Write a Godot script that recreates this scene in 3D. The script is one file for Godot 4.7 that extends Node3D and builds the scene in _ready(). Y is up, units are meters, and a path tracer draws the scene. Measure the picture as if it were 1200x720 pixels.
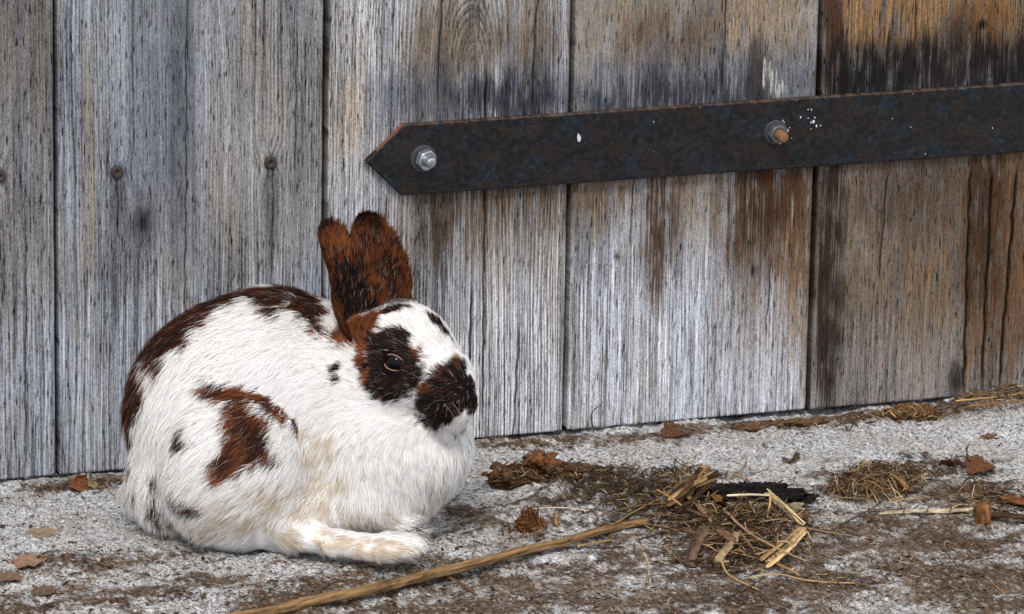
extends Node3D
# A spotted rabbit in front of a weathered plank door with a strap hinge. Metres, y up; the door's face is the plane z = 0, the ground y = 0.

const FOCAL := 6000.0                       # focal length in photo pixels (photo 1200 x 720)
const PITCH := 0.2594
const YAW := 0.3604
const ROLL := -0.0178
const DIST := 5.7
var cam_pos: Vector3
var cam_basis: Basis
var nz := FastNoiseLite.new()
var rng := RandomNumberGenerator.new()

func _ready() -> void:
	setup_camera_and_light()
	rng.seed = 11
	nz.noise_type = FastNoiseLite.TYPE_SIMPLEX_SMOOTH
	nz.fractal_type = FastNoiseLite.FRACTAL_NONE
	nz.frequency = 1.0
	nz.seed = 5
	build_door()
	build_hinge()
	build_barn()
	build_ground()
	build_rabbit()
	build_debris()

func setup_camera_and_light() -> void:
	var fwd := Vector3(sin(YAW) * cos(PITCH), -sin(PITCH), -cos(YAW) * cos(PITCH))
	var rt := fwd.cross(Vector3.UP).normalized()
	var up := rt.cross(fwd)
	cam_basis = Basis(cos(ROLL) * rt - sin(ROLL) * up, sin(ROLL) * rt + cos(ROLL) * up, -fwd)
	cam_pos = -DIST * ray(600, 516)
	var cam := Camera3D.new()
	cam.name = "camera"
	cam.keep_aspect = Camera3D.KEEP_HEIGHT
	cam.fov = rad_to_deg(2.0 * atan(360.0 / FOCAL))
	cam.near = 0.1
	cam.far = 400.0
	cam.transform = Transform3D(cam_basis, cam_pos)
	add_child(cam)
	cam.current = true
	var env := Environment.new()
	env.background_mode = Environment.BG_SKY
	var sm := ProceduralSkyMaterial.new()
	sm.sky_top_color = Color(0.915, 0.922, 0.95)
	sm.sky_horizon_color = Color(0.83, 0.84, 0.87)
	sm.sky_curve = 0.15
	sm.ground_bottom_color = Color(0.35, 0.33, 0.3)
	sm.ground_horizon_color = Color(0.6, 0.6, 0.6)
	sm.sun_angle_max = 1.0
	var sky := Sky.new()
	sky.sky_material = sm
	env.sky = sky
	env.background_energy_multiplier = 1.0
	env.tonemap_mode = Environment.TONE_MAPPER_LINEAR
	env.tonemap_exposure = 1.88
	env.sdfgi_enabled = true
	env.ssao_enabled = true
	env.ssil_enabled = true
	var we := WorldEnvironment.new()
	we.name = "world_environment"
	we.environment = env
	add_child(we)
	var sun := DirectionalLight3D.new()
	sun.name = "sun"
	sun.light_energy = 0.4
	sun.light_angular_distance = 14.0
	sun.light_color = Color(1.0, 0.97, 0.93)
	sun.shadow_enabled = true
	add_child(sun)
	sun.look_at_from_position(Vector3(-1.4, 3.6, 2.6), Vector3.ZERO)

# ---------------------------------------------------------------- helpers
func ray(px: float, py: float) -> Vector3:
	return (cam_basis * Vector3((px - 600.0) / FOCAL, -(py - 360.0) / FOCAL, -1.0)).normalized()

func on_wall(px: float, py: float, z := 0.0) -> Vector3:
	var d := ray(px, py)
	return cam_pos + d * ((z - cam_pos.z) / d.z)

func on_ground(px: float, py: float, y := 0.0) -> Vector3:
	var d := ray(px, py)
	return cam_pos + d * ((y - cam_pos.y) / d.y)

func wmm(px: float, py: float) -> Vector2:
	var p := on_wall(px, py)
	return Vector2(p.x * 1000.0, p.y * 1000.0)

func srgb(r: float, g: float, b: float) -> Color:
	return Color(r / 255.0, g / 255.0, b / 255.0)

func lin(r: float, g: float, b: float) -> Color:
	return srgb(r, g, b).srgb_to_linear()

func sstep(a: float, b: float, x: float) -> float:
	var t := clampf((x - a) / (b - a), 0.0, 1.0)
	return t * t * (3.0 - 2.0 * t)

var taken := {}
func numbered(called: String) -> String:
	if not taken.has(called):
		taken[called] = 0
		return called
	taken[called] += 1
	return "%s_%03d" % [called, taken[called]]

func tag(o: Node, label: String, category: String, group := "") -> void:
	o.set_meta("label", label)
	o.set_meta("category", category)
	if group:
		o.set_meta("group", group)

func thing(called: String, label: String, category: String, where := Vector3.ZERO, group := "") -> Node3D:
	var o := Node3D.new()
	o.name = numbered(called)
	add_child(o)
	o.position = where
	tag(o, label, category, group)
	return o

func part(called: String, m: Mesh, mat: Material, parent: Node) -> MeshInstance3D:
	var o := MeshInstance3D.new()
	o.name = numbered(called) if parent == self else called
	o.mesh = m
	o.material_override = mat
	parent.add_child(o, true)
	return o

class Buf:
	var v := PackedVector3Array()
	var n := PackedVector3Array()
	var c := PackedColorArray()
	var uv := PackedVector2Array()
	var i := PackedInt32Array()
	func mesh() -> ArrayMesh:
		var a := []
		a.resize(Mesh.ARRAY_MAX)
		a[Mesh.ARRAY_VERTEX] = v
		if n.size() == 0:
			normals()
		a[Mesh.ARRAY_NORMAL] = n
		if c.size():
			a[Mesh.ARRAY_COLOR] = c
		if uv.size():
			a[Mesh.ARRAY_TEX_UV] = uv
		a[Mesh.ARRAY_INDEX] = i
		var m := ArrayMesh.new()
		m.add_surface_from_arrays(Mesh.PRIMITIVE_TRIANGLES, a)
		return m
	func normals() -> void:
		n.resize(v.size())
		n.fill(Vector3.ZERO)
		for k in range(0, i.size(), 3):
			var a := i[k]
			var b := i[k + 1]
			var d := i[k + 2]
			var f := (v[d] - v[a]).cross(v[b] - v[a])
			n[a] += f
			n[b] += f
			n[d] += f
		for k in n.size():
			n[k] = n[k].normalized()
	func quad(a: int, b: int, d: int, e: int) -> void:  # clockwise seen from the front
		i.append_array(PackedInt32Array([a, b, d, a, d, e]))

func flat_prism(outline: PackedVector2Array, z0: float, z1: float, bevel: float) -> Buf:
	# a plate with that outline (counter-clockwise), its front edge chamfered; faces do not share vertices
	var b := Buf.new()
	var inner := Geometry2D.offset_polygon(outline, -bevel)[0] as PackedVector2Array
	var n := outline.size()
	if inner.size() != n:
		inner = outline
	# match the inset's first vertex to the outline's
	var best := 0
	for k in inner.size():
		if inner[k].distance_to(outline[0]) < inner[best].distance_to(outline[0]):
			best = k
	var tri := Geometry2D.triangulate_polygon(inner)
	for p in inner:
		b.v.append(Vector3(p.x, p.y, z1))
		b.n.append(Vector3(0, 0, 1))
	for k in range(0, tri.size(), 3):
		var a := inner[tri[k]]
		var q := inner[tri[k + 1]]
		var r := inner[tri[k + 2]]
		if (q - a).cross(r - a) > 0.0:
			b.i.append_array(PackedInt32Array([tri[k], tri[k + 2], tri[k + 1]]))
		else:
			b.i.append_array(PackedInt32Array([tri[k], tri[k + 1], tri[k + 2]]))
	for k in n:
		var o0 := outline[k]
		var o1 := outline[(k + 1) % n]
		var i0 := inner[(best + k) % n]
		var i1 := inner[(best + k + 1) % n]
		var e := (o1 - o0).normalized()
		var out := Vector3(e.y, -e.x, 0)
		var rings := [[Vector3(i0.x, i0.y, z1), Vector3(i1.x, i1.y, z1), Vector3(o0.x, o0.y, z1 - bevel), Vector3(o1.x, o1.y, z1 - bevel), (out + Vector3(0, 0, 1)).normalized()],
			[Vector3(o0.x, o0.y, z1 - bevel), Vector3(o1.x, o1.y, z1 - bevel), Vector3(o0.x, o0.y, z0), Vector3(o1.x, o1.y, z0), out]]
		for rr in rings:
			var s := b.v.size()
			for q in 4:
				b.v.append(rr[q])
				b.n.append(rr[4])
			b.quad(s, s + 1, s + 3, s + 2)
	for p in b.v:
		b.uv.append(Vector2(p.x, -p.y))
	return b

func box_buf(b: Buf, at: Vector3, size: Vector3, col := Color.WHITE, basis := Basis()) -> void:
	var h := size * 0.5
	for ax in 3:
		for s in [-1.0, 1.0]:
			var n := Vector3.ZERO
			n[ax] = s
			var u := Vector3.ZERO
			u[(ax + 1) % 3] = 1.0
			var w := n.cross(u)
			var f := b.v.size()
			for q in [[-1, -1], [-1, 1], [1, 1], [1, -1]]:
				b.v.append(at + basis * ((n + u * q[0] + w * q[1]) * h))
				b.n.append(basis * n)
				b.c.append(col)
			b.quad(f, f + 1, f + 2, f + 3)

# a bent rod: points, radii, its cross-section squashed by flat across the given side; colours run along it with grain
func rod(b: Buf, pts: PackedVector3Array, radii: PackedFloat32Array, sides: int, flat: float, col: Color, vary := 0.15, rough := 0.0, square := false) -> void:
	var start := b.v.size()
	var n := pts.size()
	var side := Vector3.UP
	for k in n:
		var t := (pts[mini(k + 1, n - 1)] - pts[maxi(k - 1, 0)]).normalized()
		var x := t.cross(side)
		if x.length() < 0.1:
			x = t.cross(Vector3.RIGHT)
		x = x.normalized()
		var y := x.cross(t).normalized()
		for s in sides:
			var a := TAU * s / sides
			var rr := radii[k] * (1.0 + rough * (nz.get_noise_3d(s * 7.3, pts[k].x * 90.0, pts[k].z * 90.0 + k * 0.31) + 1.3 * nz.get_noise_2d(s * 5.1 + start * 0.37, k * 0.09)))
			if square:
				rr *= minf(1.0 / maxf(absf(cos(a)), absf(sin(a))), 1.3)
			b.v.append(pts[k] + x * cos(a) * rr + y * sin(a) * rr * flat)
			var g := 1.0 + vary * (1.5 * nz.get_noise_2d(s * 3.7 + start * 0.11, k * 0.12) + 0.9 * nz.get_noise_2d(s * 9.1 + start, k * 0.9))
			b.c.append(Color(col.r * g, col.g * g, col.b * g))
	for k in n - 1:
		for s in sides:
			var p := start + k * sides + s
			var q := start + k * sides + (s + 1) % sides
			b.quad(p, p + sides, q + sides, q)
	for e in [0, n - 1]:
		var c := b.v.size()
		b.v.append(pts[e])
		b.c.append(col * 0.8)
		for s in sides:
			var p: int = start + e * sides + s
			var q: int = start + e * sides + (s + 1) % sides
			if e == 0:
				b.i.append_array(PackedInt32Array([c, p, q]))
			else:
				b.i.append_array(PackedInt32Array([c, q, p]))

func curve_pts(ctrl: Array, n: int) -> PackedVector3Array:
	var c := Curve3D.new()
	for k in ctrl.size():
		var a: Vector3 = ctrl[maxi(k - 1, 0)]
		var z: Vector3 = ctrl[mini(k + 1, ctrl.size() - 1)]
		c.add_point(ctrl[k], (a - z) / 6.0, (z - a) / 6.0)
	var out := PackedVector3Array()
	for k in n:
		out.append(c.sample_baked(c.get_baked_length() * k / (n - 1.0), true))
	return out

func vmat(rough := 0.9, spec := 0.25) -> StandardMaterial3D:
	var m := StandardMaterial3D.new()
	m.vertex_color_use_as_albedo = true
	m.roughness = rough
	m.metallic_specular = spec
	return m

# ---------------------------------------------------------------- the plank door
const U0 := -700.0
const V0 := -14.0
const TEX := 0.75                             # millimetres per texel
const TW := 1860
const TH := 820
var wood_h := PackedByteArray()
var joints := PackedFloat32Array()
var wood_mat: StandardMaterial3D
var cracks := []

func stretched(w: int, h: int, freq: float, stretch: float, sd: int, octaves := 1) -> PackedByteArray:
	var f := FastNoiseLite.new()
	f.noise_type = FastNoiseLite.TYPE_SIMPLEX_SMOOTH
	f.frequency = freq
	f.seed = sd
	f.fractal_type = FastNoiseLite.FRACTAL_FBM if octaves > 1 else FastNoiseLite.FRACTAL_NONE
	f.fractal_octaves = octaves
	var im := f.get_image(w, maxi(4, int(h / stretch)), false, false, true)
	im.convert(Image.FORMAT_L8)
	im.resize(w, h, Image.INTERPOLATE_CUBIC)
	return im.get_data()

func blotches(w: int, h: int, cell_x: float, cell_y: float, sd: int) -> PackedByteArray:
	var f := FastNoiseLite.new()
	f.noise_type = FastNoiseLite.TYPE_SIMPLEX_SMOOTH
	f.frequency = 0.12
	f.seed = sd
	f.fractal_type = FastNoiseLite.FRACTAL_FBM
	f.fractal_octaves = 3
	var im := f.get_image(maxi(8, int(w / cell_x)), maxi(8, int(h / cell_y)), false, false, true)
	im.convert(Image.FORMAT_L8)
	im.resize(w, h, Image.INTERPOLATE_CUBIC)
	return im.get_data()

func build_door() -> void:
	# joints between boards, read along a level line at mid height
	for j in [[66, 67, 300], [384, 382, 300], [675, 668, 300], [962, 954, 300]]:
		joints.append(wmm(j[1], j[2]).x)
	var lefts := PackedFloat32Array([joints[0] - 292.0, joints[0], joints[1], joints[2], joints[3], joints[3] + 286.0])
	# splits along the grain: photo pixels top and bottom, half width and depth in mm
	for c in [[219, -20, 216, 520, 0.6, 2.2], [320, 180, 318, 345, 0.6, 2.0], [571, 60, 566, 520, 1.0, 4.0], [553, 330, 549, 520, 1.0, 3.5], [609, 380, 602, 512, 0.8, 2.0],
		[1138, 188, 1129, 470, 1.4, 5.0], [1163, 190, 1151, 466, 1.5, 5.0], [1193, 190, 1171, 462, 1.6, 6.0], [155, -20, 156, 120, 0.5, 1.2], [137, 205, 138, 280, 0.6, 1.6],
		[1040, 200, 1030, 330, 0.8, 1.6], [905, 300, 898, 395, 0.7, 2.0], [745, 190, 738, 290, 0.7, 1.5], [452, 228, 450, 330, 0.7, 1.5], [632, -20, 622, 130, 0.8, 2.0],
		[520, -20, 512, 120, 0.7, 1.5], [853, -20, 846, 110, 0.8, 2.0], [1075, -20, 1070, 95, 0.7, 1.5], [30, 250, 30, 560, 0.6, 1.2], [348, 30, 346, 200, 0.5, 1.0]]:
		var a := wmm(c[0], c[1])
		var b := wmm(c[2], c[3])
		cracks.append([a.x, a.y, b.x, b.y, c[4], c[5]])
	paint_wood()
	var door := thing("plank_door", "weathered grey and brown wooden door of wide upright planks with a black strap hinge", "door")
	door_node = door
	for k in range(-2, 8):
		var l: float
		var r: float
		if k < 0:
			l = lefts[0] + k * 290.0
			r = l + 290.0
		elif k < 5:
			l = lefts[k]
			r = lefts[k + 1]
		else:
			l = lefts[5] + (k - 5) * 288.0
			r = l + 288.0
		var o := part("plank", plank_mesh(l + 2.0, r - (4.7 if k == 1 or k == 2 else 2.8), k), wood_mat, door)
		if k == 4:
			o.set_meta("label", "brown plank with dark stains and splits")
	var bt := vmat(0.9)
	bt.albedo_color = srgb(92, 66, 44)
	bt.vertex_color_use_as_albedo = false
	for y in [0.22, 1.1, 1.85]:
		var b := Buf.new()
		box_buf(b, Vector3(0.1, y, -0.052), Vector3(2.6, 0.42, 0.03))
		part("ledge_board", b.mesh(), bt, door)
	var pm := StandardMaterial3D.new()
	pm.albedo_color = srgb(60, 54, 48)
	pm.roughness = 0.6
	pm.metallic = 0.35
	pm.metallic_specular = 0.4
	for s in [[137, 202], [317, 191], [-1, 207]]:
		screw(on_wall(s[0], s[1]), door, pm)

var door_node: Node3D

func screw(p: Vector3, parent: Node, pm: Material) -> void:
	var b := Buf.new()
	var prof := [[0.0, -0.0004], [0.0016, -0.0004], [0.0021, 0.0014], [0.0048, 0.0020], [0.0062, 0.0014], [0.0069, 0.0003], [0.0071, -0.004]]
	lathe(b, prof, 18, 6)
	var o := part("screw", b.mesh(), pm, parent)
	o.position = p + Vector3(0, 0, -0.0002)

# a lathed piece whose axis is z: [radius, z] from the middle of the front outwards; the ring numbered star_ring is made six-pointed
func lathe(b: Buf, prof: Array, seg: int, _star := 0) -> void:
	var start := b.v.size()
	for r in prof:
		for s in seg:
			var a := TAU * s / seg
			b.v.append(Vector3(cos(a) * r[0], sin(a) * r[0], r[1]))
			b.c.append(Color.WHITE)
	for k in prof.size() - 1:
		for s in seg:
			var p := start + k * seg + s
			var q := start + k * seg + (s + 1) % seg
			b.quad(p, q, q + seg, p + seg)

func plank_of(u: float) -> int:
	var k := 0
	for j in joints:
		if u > j:
			k += 1
	return k

func paint_wood() -> void:
	var f_fine := stretched(TW, TH, 0.40, 55.0, 1)
	var f_mid := stretched(TW, TH, 0.13, 60.0, 2, 2)
	var f_pit := stretched(TW, TH, 0.32, 9.0, 3)
	var f_grain := stretched(TW, TH, 0.9, 2.2, 4)
	var b_tone := blotches(TW, TH, 14.0, 44.0, 6)
	var b_hue := blotches(TW, TH, 9.0, 60.0, 7)
	var b_warp := blotches(TW, TH, 26.0, 110.0, 8)
	var b_mott := blotches(TW, TH, 3.0, 9.0, 9)
	var ring := PackedFloat32Array()
	ring.resize(20000)
	var phase := 0.0
	for k in 20000:
		var x := k * 0.1
		phase += 0.1 * TAU / (3.5 + 1.5 * nz.get_noise_1d(x * 0.028) + 0.9 * nz.get_noise_1d(x * 0.2 + 300.0))
		var sn := sin(phase)
		ring[k] = 0.5 + (0.24 + 0.2 * nz.get_noise_1d(x * 0.05 + 77.0)) * (sn + 0.35 * sin(2.0 * phase)) + 0.30 * nz.get_noise_1d(x * 0.12 + 500.0) + 0.26 * nz.get_noise_1d(x * 0.95 + 900.0)
	var streak := PackedFloat32Array()
	streak.resize(TW)
	for k in TW:
		var u := U0 + k * TEX
		streak[k] = 0.5 * nz.get_noise_1d(u * 0.04 + 40.0) + 0.4 * nz.get_noise_1d(u * 0.13 + 80.0) + 0.45 * nz.get_noise_1d(u * 0.4) + 0.45 * nz.get_noise_1d(u * 0.9 + 7.0)
	# base tone, warmth and ring contrast of the boards from left to right
	var tone := [0.44, 0.475, 0.525, 0.525, 0.41, 0.40]
	var warm := [0.1, -0.12, 0.25, 0.3, 0.45, 0.5]
	var finec := [0.17, 0.19, 0.27, 0.17, 0.22, 0.22]
	var ringc := [0.13, 0.17, 0.32, 0.15, 0.19, 0.19]
	# stains: photo pixels x0 x1 y0 y1, softness and raggedness along the grain in mm, colour, strength
	var ST := [
		[-40, 66, -20, 140, 50, 60, srgb(92, 84, 78), 0.45], [-40, 66, 380, 590, 90, 50, srgb(166, 172, 186), 0.6], [66, 150, -40, 250, 60, 70, srgb(140, 150, 166), 0.5],
		[66, 384, 360, 600, 90, 70, srgb(164, 172, 188), 0.62], [150, 230, -40, 220, 60, 60, srgb(84, 88, 98), 0.5], [96, 112, 60, 300, 60, 60, srgb(124, 110, 92), 0.5],
		[200, 226, 0, 320, 60, 60, srgb(62, 66, 76), 0.55], [228, 384, -40, 300, 80, 80, srgb(128, 124, 118), 0.4], [150, 186, 236, 290, 25, 20, srgb(78, 72, 74), 0.5],
		[388, 470, -40, 330, 80, 60, srgb(172, 172, 174), 0.5], [392, 425, 95, 180, 20, 30, srgb(150, 124, 94), 0.35],
		[478, 660, 10, 112, 40, 60, srgb(72, 56, 42), 0.62], [440, 668, 80, 150, 26, 44, srgb(70, 74, 84), 0.7], [530, 668, 96, 150, 20, 30, srgb(30, 32, 40), 0.7],
		[440, 480, 215, 330, 50, 60, srgb(96, 92, 90), 0.5], [490, 668, 205, 285, 36, 60, srgb(50, 36, 25), 0.85], [540, 660, 230, 340, 50, 60, srgb(92, 78, 64), 0.5],
		[480, 668, 380, 540, 90, 60, srgb(178, 180, 188), 0.6], [560, 668, 270, 540, 60, 80, srgb(182, 184, 190), 0.45],
		[672, 960, -40, 90, 40, 50, srgb(108, 92, 74), 0.6], [720, 840, 20, 105, 30, 50, srgb(70, 52, 38), 0.6], [850, 905, -40, 78, 30, 40, srgb(146, 122, 98), 0.5], [905, 960, -40, 80, 30, 40, srgb(128, 110, 88), 0.5],
		[672, 960, 62, 145, 24, 42, srgb(82, 87, 98), 0.72], [690, 900, 92, 148, 18, 34, srgb(34, 36, 44), 0.7], [880, 905, 50, 130, 20, 30, srgb(44, 38, 36), 0.6],
		[672, 955, 300, 540, 80, 70, srgb(186, 190, 202), 0.8], [672, 760, 200, 262, 36, 44, srgb(84, 64, 44), 0.75], [755, 800, 190, 330, 50, 60, srgb(58, 38, 24), 0.85],
		[800, 850, 190, 262, 40, 60, srgb(96, 74, 54), 0.6], [845, 955, 185, 345, 60, 80, srgb(66, 47, 33), 0.9], [915, 955, 190, 400, 60, 60, srgb(96, 70, 46), 0.6], [860, 945, 185, 270, 30, 50, srgb(52, 32, 18), 0.7], [830, 930, 330, 430, 60, 80, srgb(140, 132, 126), 0.5],
		[962, 1340, -60, 85, 24, 40, srgb(84, 65, 48), 0.88], [985, 1340, -60, 60, 30, 60, srgb(150, 116, 78), 0.55], [962, 990, -60, 150, 30, 40, srgb(52, 34, 24), 0.8], [1120, 1180, 0, 75, 25, 30, srgb(88, 58, 32), 0.7],
		[962, 1340, 48, 135, 28, 46, srgb(22, 21, 24), 0.95], [1100, 1140, 20, 100, 20, 30, srgb(48, 40, 38), 0.6],
		[950, 1340, 175, 420, 70, 80, srgb(92, 76, 62), 0.8], [950, 1340, 380, 520, 60, 60, srgb(132, 124, 122), 0.6], [952, 992, 175, 470, 60, 60, srgb(34, 26, 22), 0.85], [1000, 1135, 175, 250, 50, 70, srgb(60, 46, 36), 0.6],
		[1060, 1110, 300, 380, 40, 50, srgb(120, 96, 70), 0.5], [1128, 1340, 170, 420, 60, 60, srgb(88, 64, 44), 0.8], [1132, 1180, 175, 340, 50, 60, srgb(46, 32, 24), 0.7], [1108, 1128, 420, 475, 20, 20, srgb(74, 66, 62), 0.6],
		[128, 146, 196, 268, 20, 24, srgb(52, 50, 52), 0.6], [309, 326, 196, 300, 24, 30, srgb(56, 54, 54), 0.6], [896, 906, 70, 100, 8, 16, srgb(186, 184, 174), 0.7], [904, 914, 84, 108, 6, 12, srgb(200, 198, 190), 0.7], [912, 921, 96, 116, 6, 8, srgb(206, 204, 196), 0.7]]
	var st := []
	for s in ST:
		var a := wmm(s[0], s[3])
		var b := wmm(s[1], s[2])
		var mid := wmm((s[0] + s[1]) * 0.5, s[3])
		var midt := wmm((s[0] + s[1]) * 0.5, s[2])
		st.append([minf(a.x, b.x), maxf(a.x, b.x), mid.y, midt.y, s[4] * 1.1, s[5] * 0.9, s[6], s[7], clampf(absf(b.x - a.x) * 0.5, 5.0, 46.0)])
	var px := PackedByteArray()
	px.resize(TW * TH * 3)
	wood_h.resize(TW * TH)
	var knots_and_hole_shade := []
	for k in [[165, 262, 11.0, 15.0, 0.8], [1151, 29, 6.0, 6.0, 1.0], [1120, 447, 9.0, 17.0, 0.7], [560, 12, 12.0, 26.0, 0.5], [884, 318, 4.0, 8.0, 0.8], [724, 302, 4.0, 4.0, 0.8], [137, 202, 8.0, 8.5, 0.6], [317, 191, 8.0, 9.0, 0.7], [-1, 207, 8.0, 8.0, 0.6]]:  # the last three paint the dark of the screw recesses into the wood
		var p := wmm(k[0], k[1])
		knots_and_hole_shade.append([p.x, p.y, k[2], k[3], k[4]])
	var arch_u := wmm(556, 60).x
	for tx in TW:
		var u := U0 + tx * TEX
		var pl := plank_of(u)
		var here := []
		for s in st:
			if u > s[0] - 32.0 and u < s[1] + 32.0:
				here.append(s)
		var kn := []
		for k in knots_and_hole_shade:
			if absf(u - k[0]) < k[2] * 5.0:
				kn.append(k)
		var sk := streak[tx]
		var t0: float = tone[pl]
		var w0: float = warm[pl]
		var rc: float = ringc[pl]
		var fc: float = finec[pl]
		var off := pl * 331.0 + 760.0
		for ty in TH:
			var v := V0 + (TH - 1 - ty) * TEX
			var i := ty * TW + tx
			var fine := f_fine[i] / 255.0 - 0.5
			var mid := f_mid[i] / 255.0 - 0.5
			var grain := f_grain[i] / 255.0 - 0.5
			var bt := b_tone[i] / 255.0 - 0.5
			var bh := b_hue[i] / 255.0 - 0.5
			var wp := (b_warp[i] / 255.0 - 0.5) * 15.0
			var dark := 0.0
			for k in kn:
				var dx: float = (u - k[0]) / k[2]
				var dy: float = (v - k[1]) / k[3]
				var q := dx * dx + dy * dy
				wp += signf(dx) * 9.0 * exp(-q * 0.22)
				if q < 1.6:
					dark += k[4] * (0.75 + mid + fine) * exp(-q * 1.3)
			var uu := u
			if pl == 2:
				var du := u - arch_u
				var sv := 46.0 * sstep(380.0, 660.0, v)
				uu = arch_u + signf(du) * sqrt(du * du + sv * sv)
			var ri := int((uu + wp + off) * 10.0)
			var rg := ring[clampi(ri, 0, 19999)] - 0.5
			var pit := 0.0
			var pv := f_pit[i]
			if pv < 74:
				pit = (74 - pv) / 74.0
			var val := t0 + bt * 0.22 + mid * 0.15 + rg * rc + fine * fc + grain * 0.24 - pit * 0.38
			var hu := w0 * 0.6 + bh * 1.3 + mid * 0.3
			var cr := val * (1.0 + 0.06 * hu)
			var cg := val * (1.0 + 0.005 * hu)
			var cb := val * (1.015 - 0.09 * hu)
			var con := 0.95 + fine * (0.2 + 1.8 * fc) + mid * 0.3 + rg * rc * 1.8 + grain * 0.46 - pit * 0.6
			for s in here:
				var jag: float = s[5] * (sk + mid * 0.35 + fine * 0.9)
				var my: float = minf(v + jag - s[2], s[3] + jag * 0.6 - v) / s[4] + 0.5
				if my <= 0.0:
					continue
				var mx: float = minf(u + mid * 14.0 - s[0], s[1] - u - mid * 14.0) / s[8] + 0.5
				if mx <= 0.0:
					continue
				var m: float = minf(my, 1.0) * minf(mx, 1.0) * (0.70 + mid * 0.9 + fine * 1.1 + (rg) * 0.7 + (b_mott[i] / 255.0 - 0.5) * 0.9)
				m = clampf(m * 1.5 - 0.12, 0.0, 1.0) * s[7]
				var c: Color = s[6]
				cr += (c.r * con - cr) * m
				cg += (c.g * con - cg) * m
				cb += (c.b * con - cb) * m
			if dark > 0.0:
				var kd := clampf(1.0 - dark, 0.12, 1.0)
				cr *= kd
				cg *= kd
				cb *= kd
			px[i * 3] = int(clampf(cr, 0.02, 0.96) * 255.0)
			px[i * 3 + 1] = int(clampf(cg, 0.02, 0.96) * 255.0)
			px[i * 3 + 2] = int(clampf(cb, 0.02, 0.96) * 255.0)
			wood_h[i] = int(clampf(0.56 + rg * 0.28 + fine * 0.30 + mid * 0.20 + grain * 0.08 - pit * 0.30 - dark * 0.15, 0.0, 1.0) * 255.0)
	# dirt and depth shade painted dark into the splits
	for c in cracks:
		for ty in TH:
			var v := V0 + (TH - 1 - ty) * TEX
			var t: float = (v - c[3]) / (c[1] - c[3])
			if t < 0.0 or t > 1.0:
				continue
			var u: float = lerpf(c[2], c[0], t) + 1.3 * nz.get_noise_2d(v * 0.03, c[0])
			var ends := clampf(minf(t, 1.0 - t) * 9.0 + 0.15, 0.0, 1.0)
			for tx in range(int((u - U0) / TEX) - 2, int((u - U0) / TEX) + 4):
				if tx < 0 or tx >= TW:
					continue
				var q: float = absf(U0 + tx * TEX - u) / (c[4] * 0.9)
				var k := 1.0 - 0.6 * ends * clampf(1.5 - q, 0.0, 1.0)
				for ch in 3:
					px[(ty * TW + tx) * 3 + ch] = int(px[(ty * TW + tx) * 3 + ch] * k)
	wood_mat = StandardMaterial3D.new()
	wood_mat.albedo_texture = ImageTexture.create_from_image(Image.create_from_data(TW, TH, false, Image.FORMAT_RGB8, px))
	wood_mat.heightmap_enabled = true
	wood_mat.heightmap_texture = ImageTexture.create_from_image(Image.create_from_data(TW, TH, false, Image.FORMAT_L8, wood_h))
	wood_mat.heightmap_scale = 0.10
	wood_mat.roughness = 0.92
	wood_mat.metallic_specular = 0.2

func wood_relief(u: float, v: float) -> float:
	var tx := posmod(int((u - U0) / TEX), TW)
	var ty := clampi(TH - 1 - int((v - V0) / TEX), 0, TH - 1)
	return wood_h[ty * TW + tx] / 255.0 - 0.5

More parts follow.
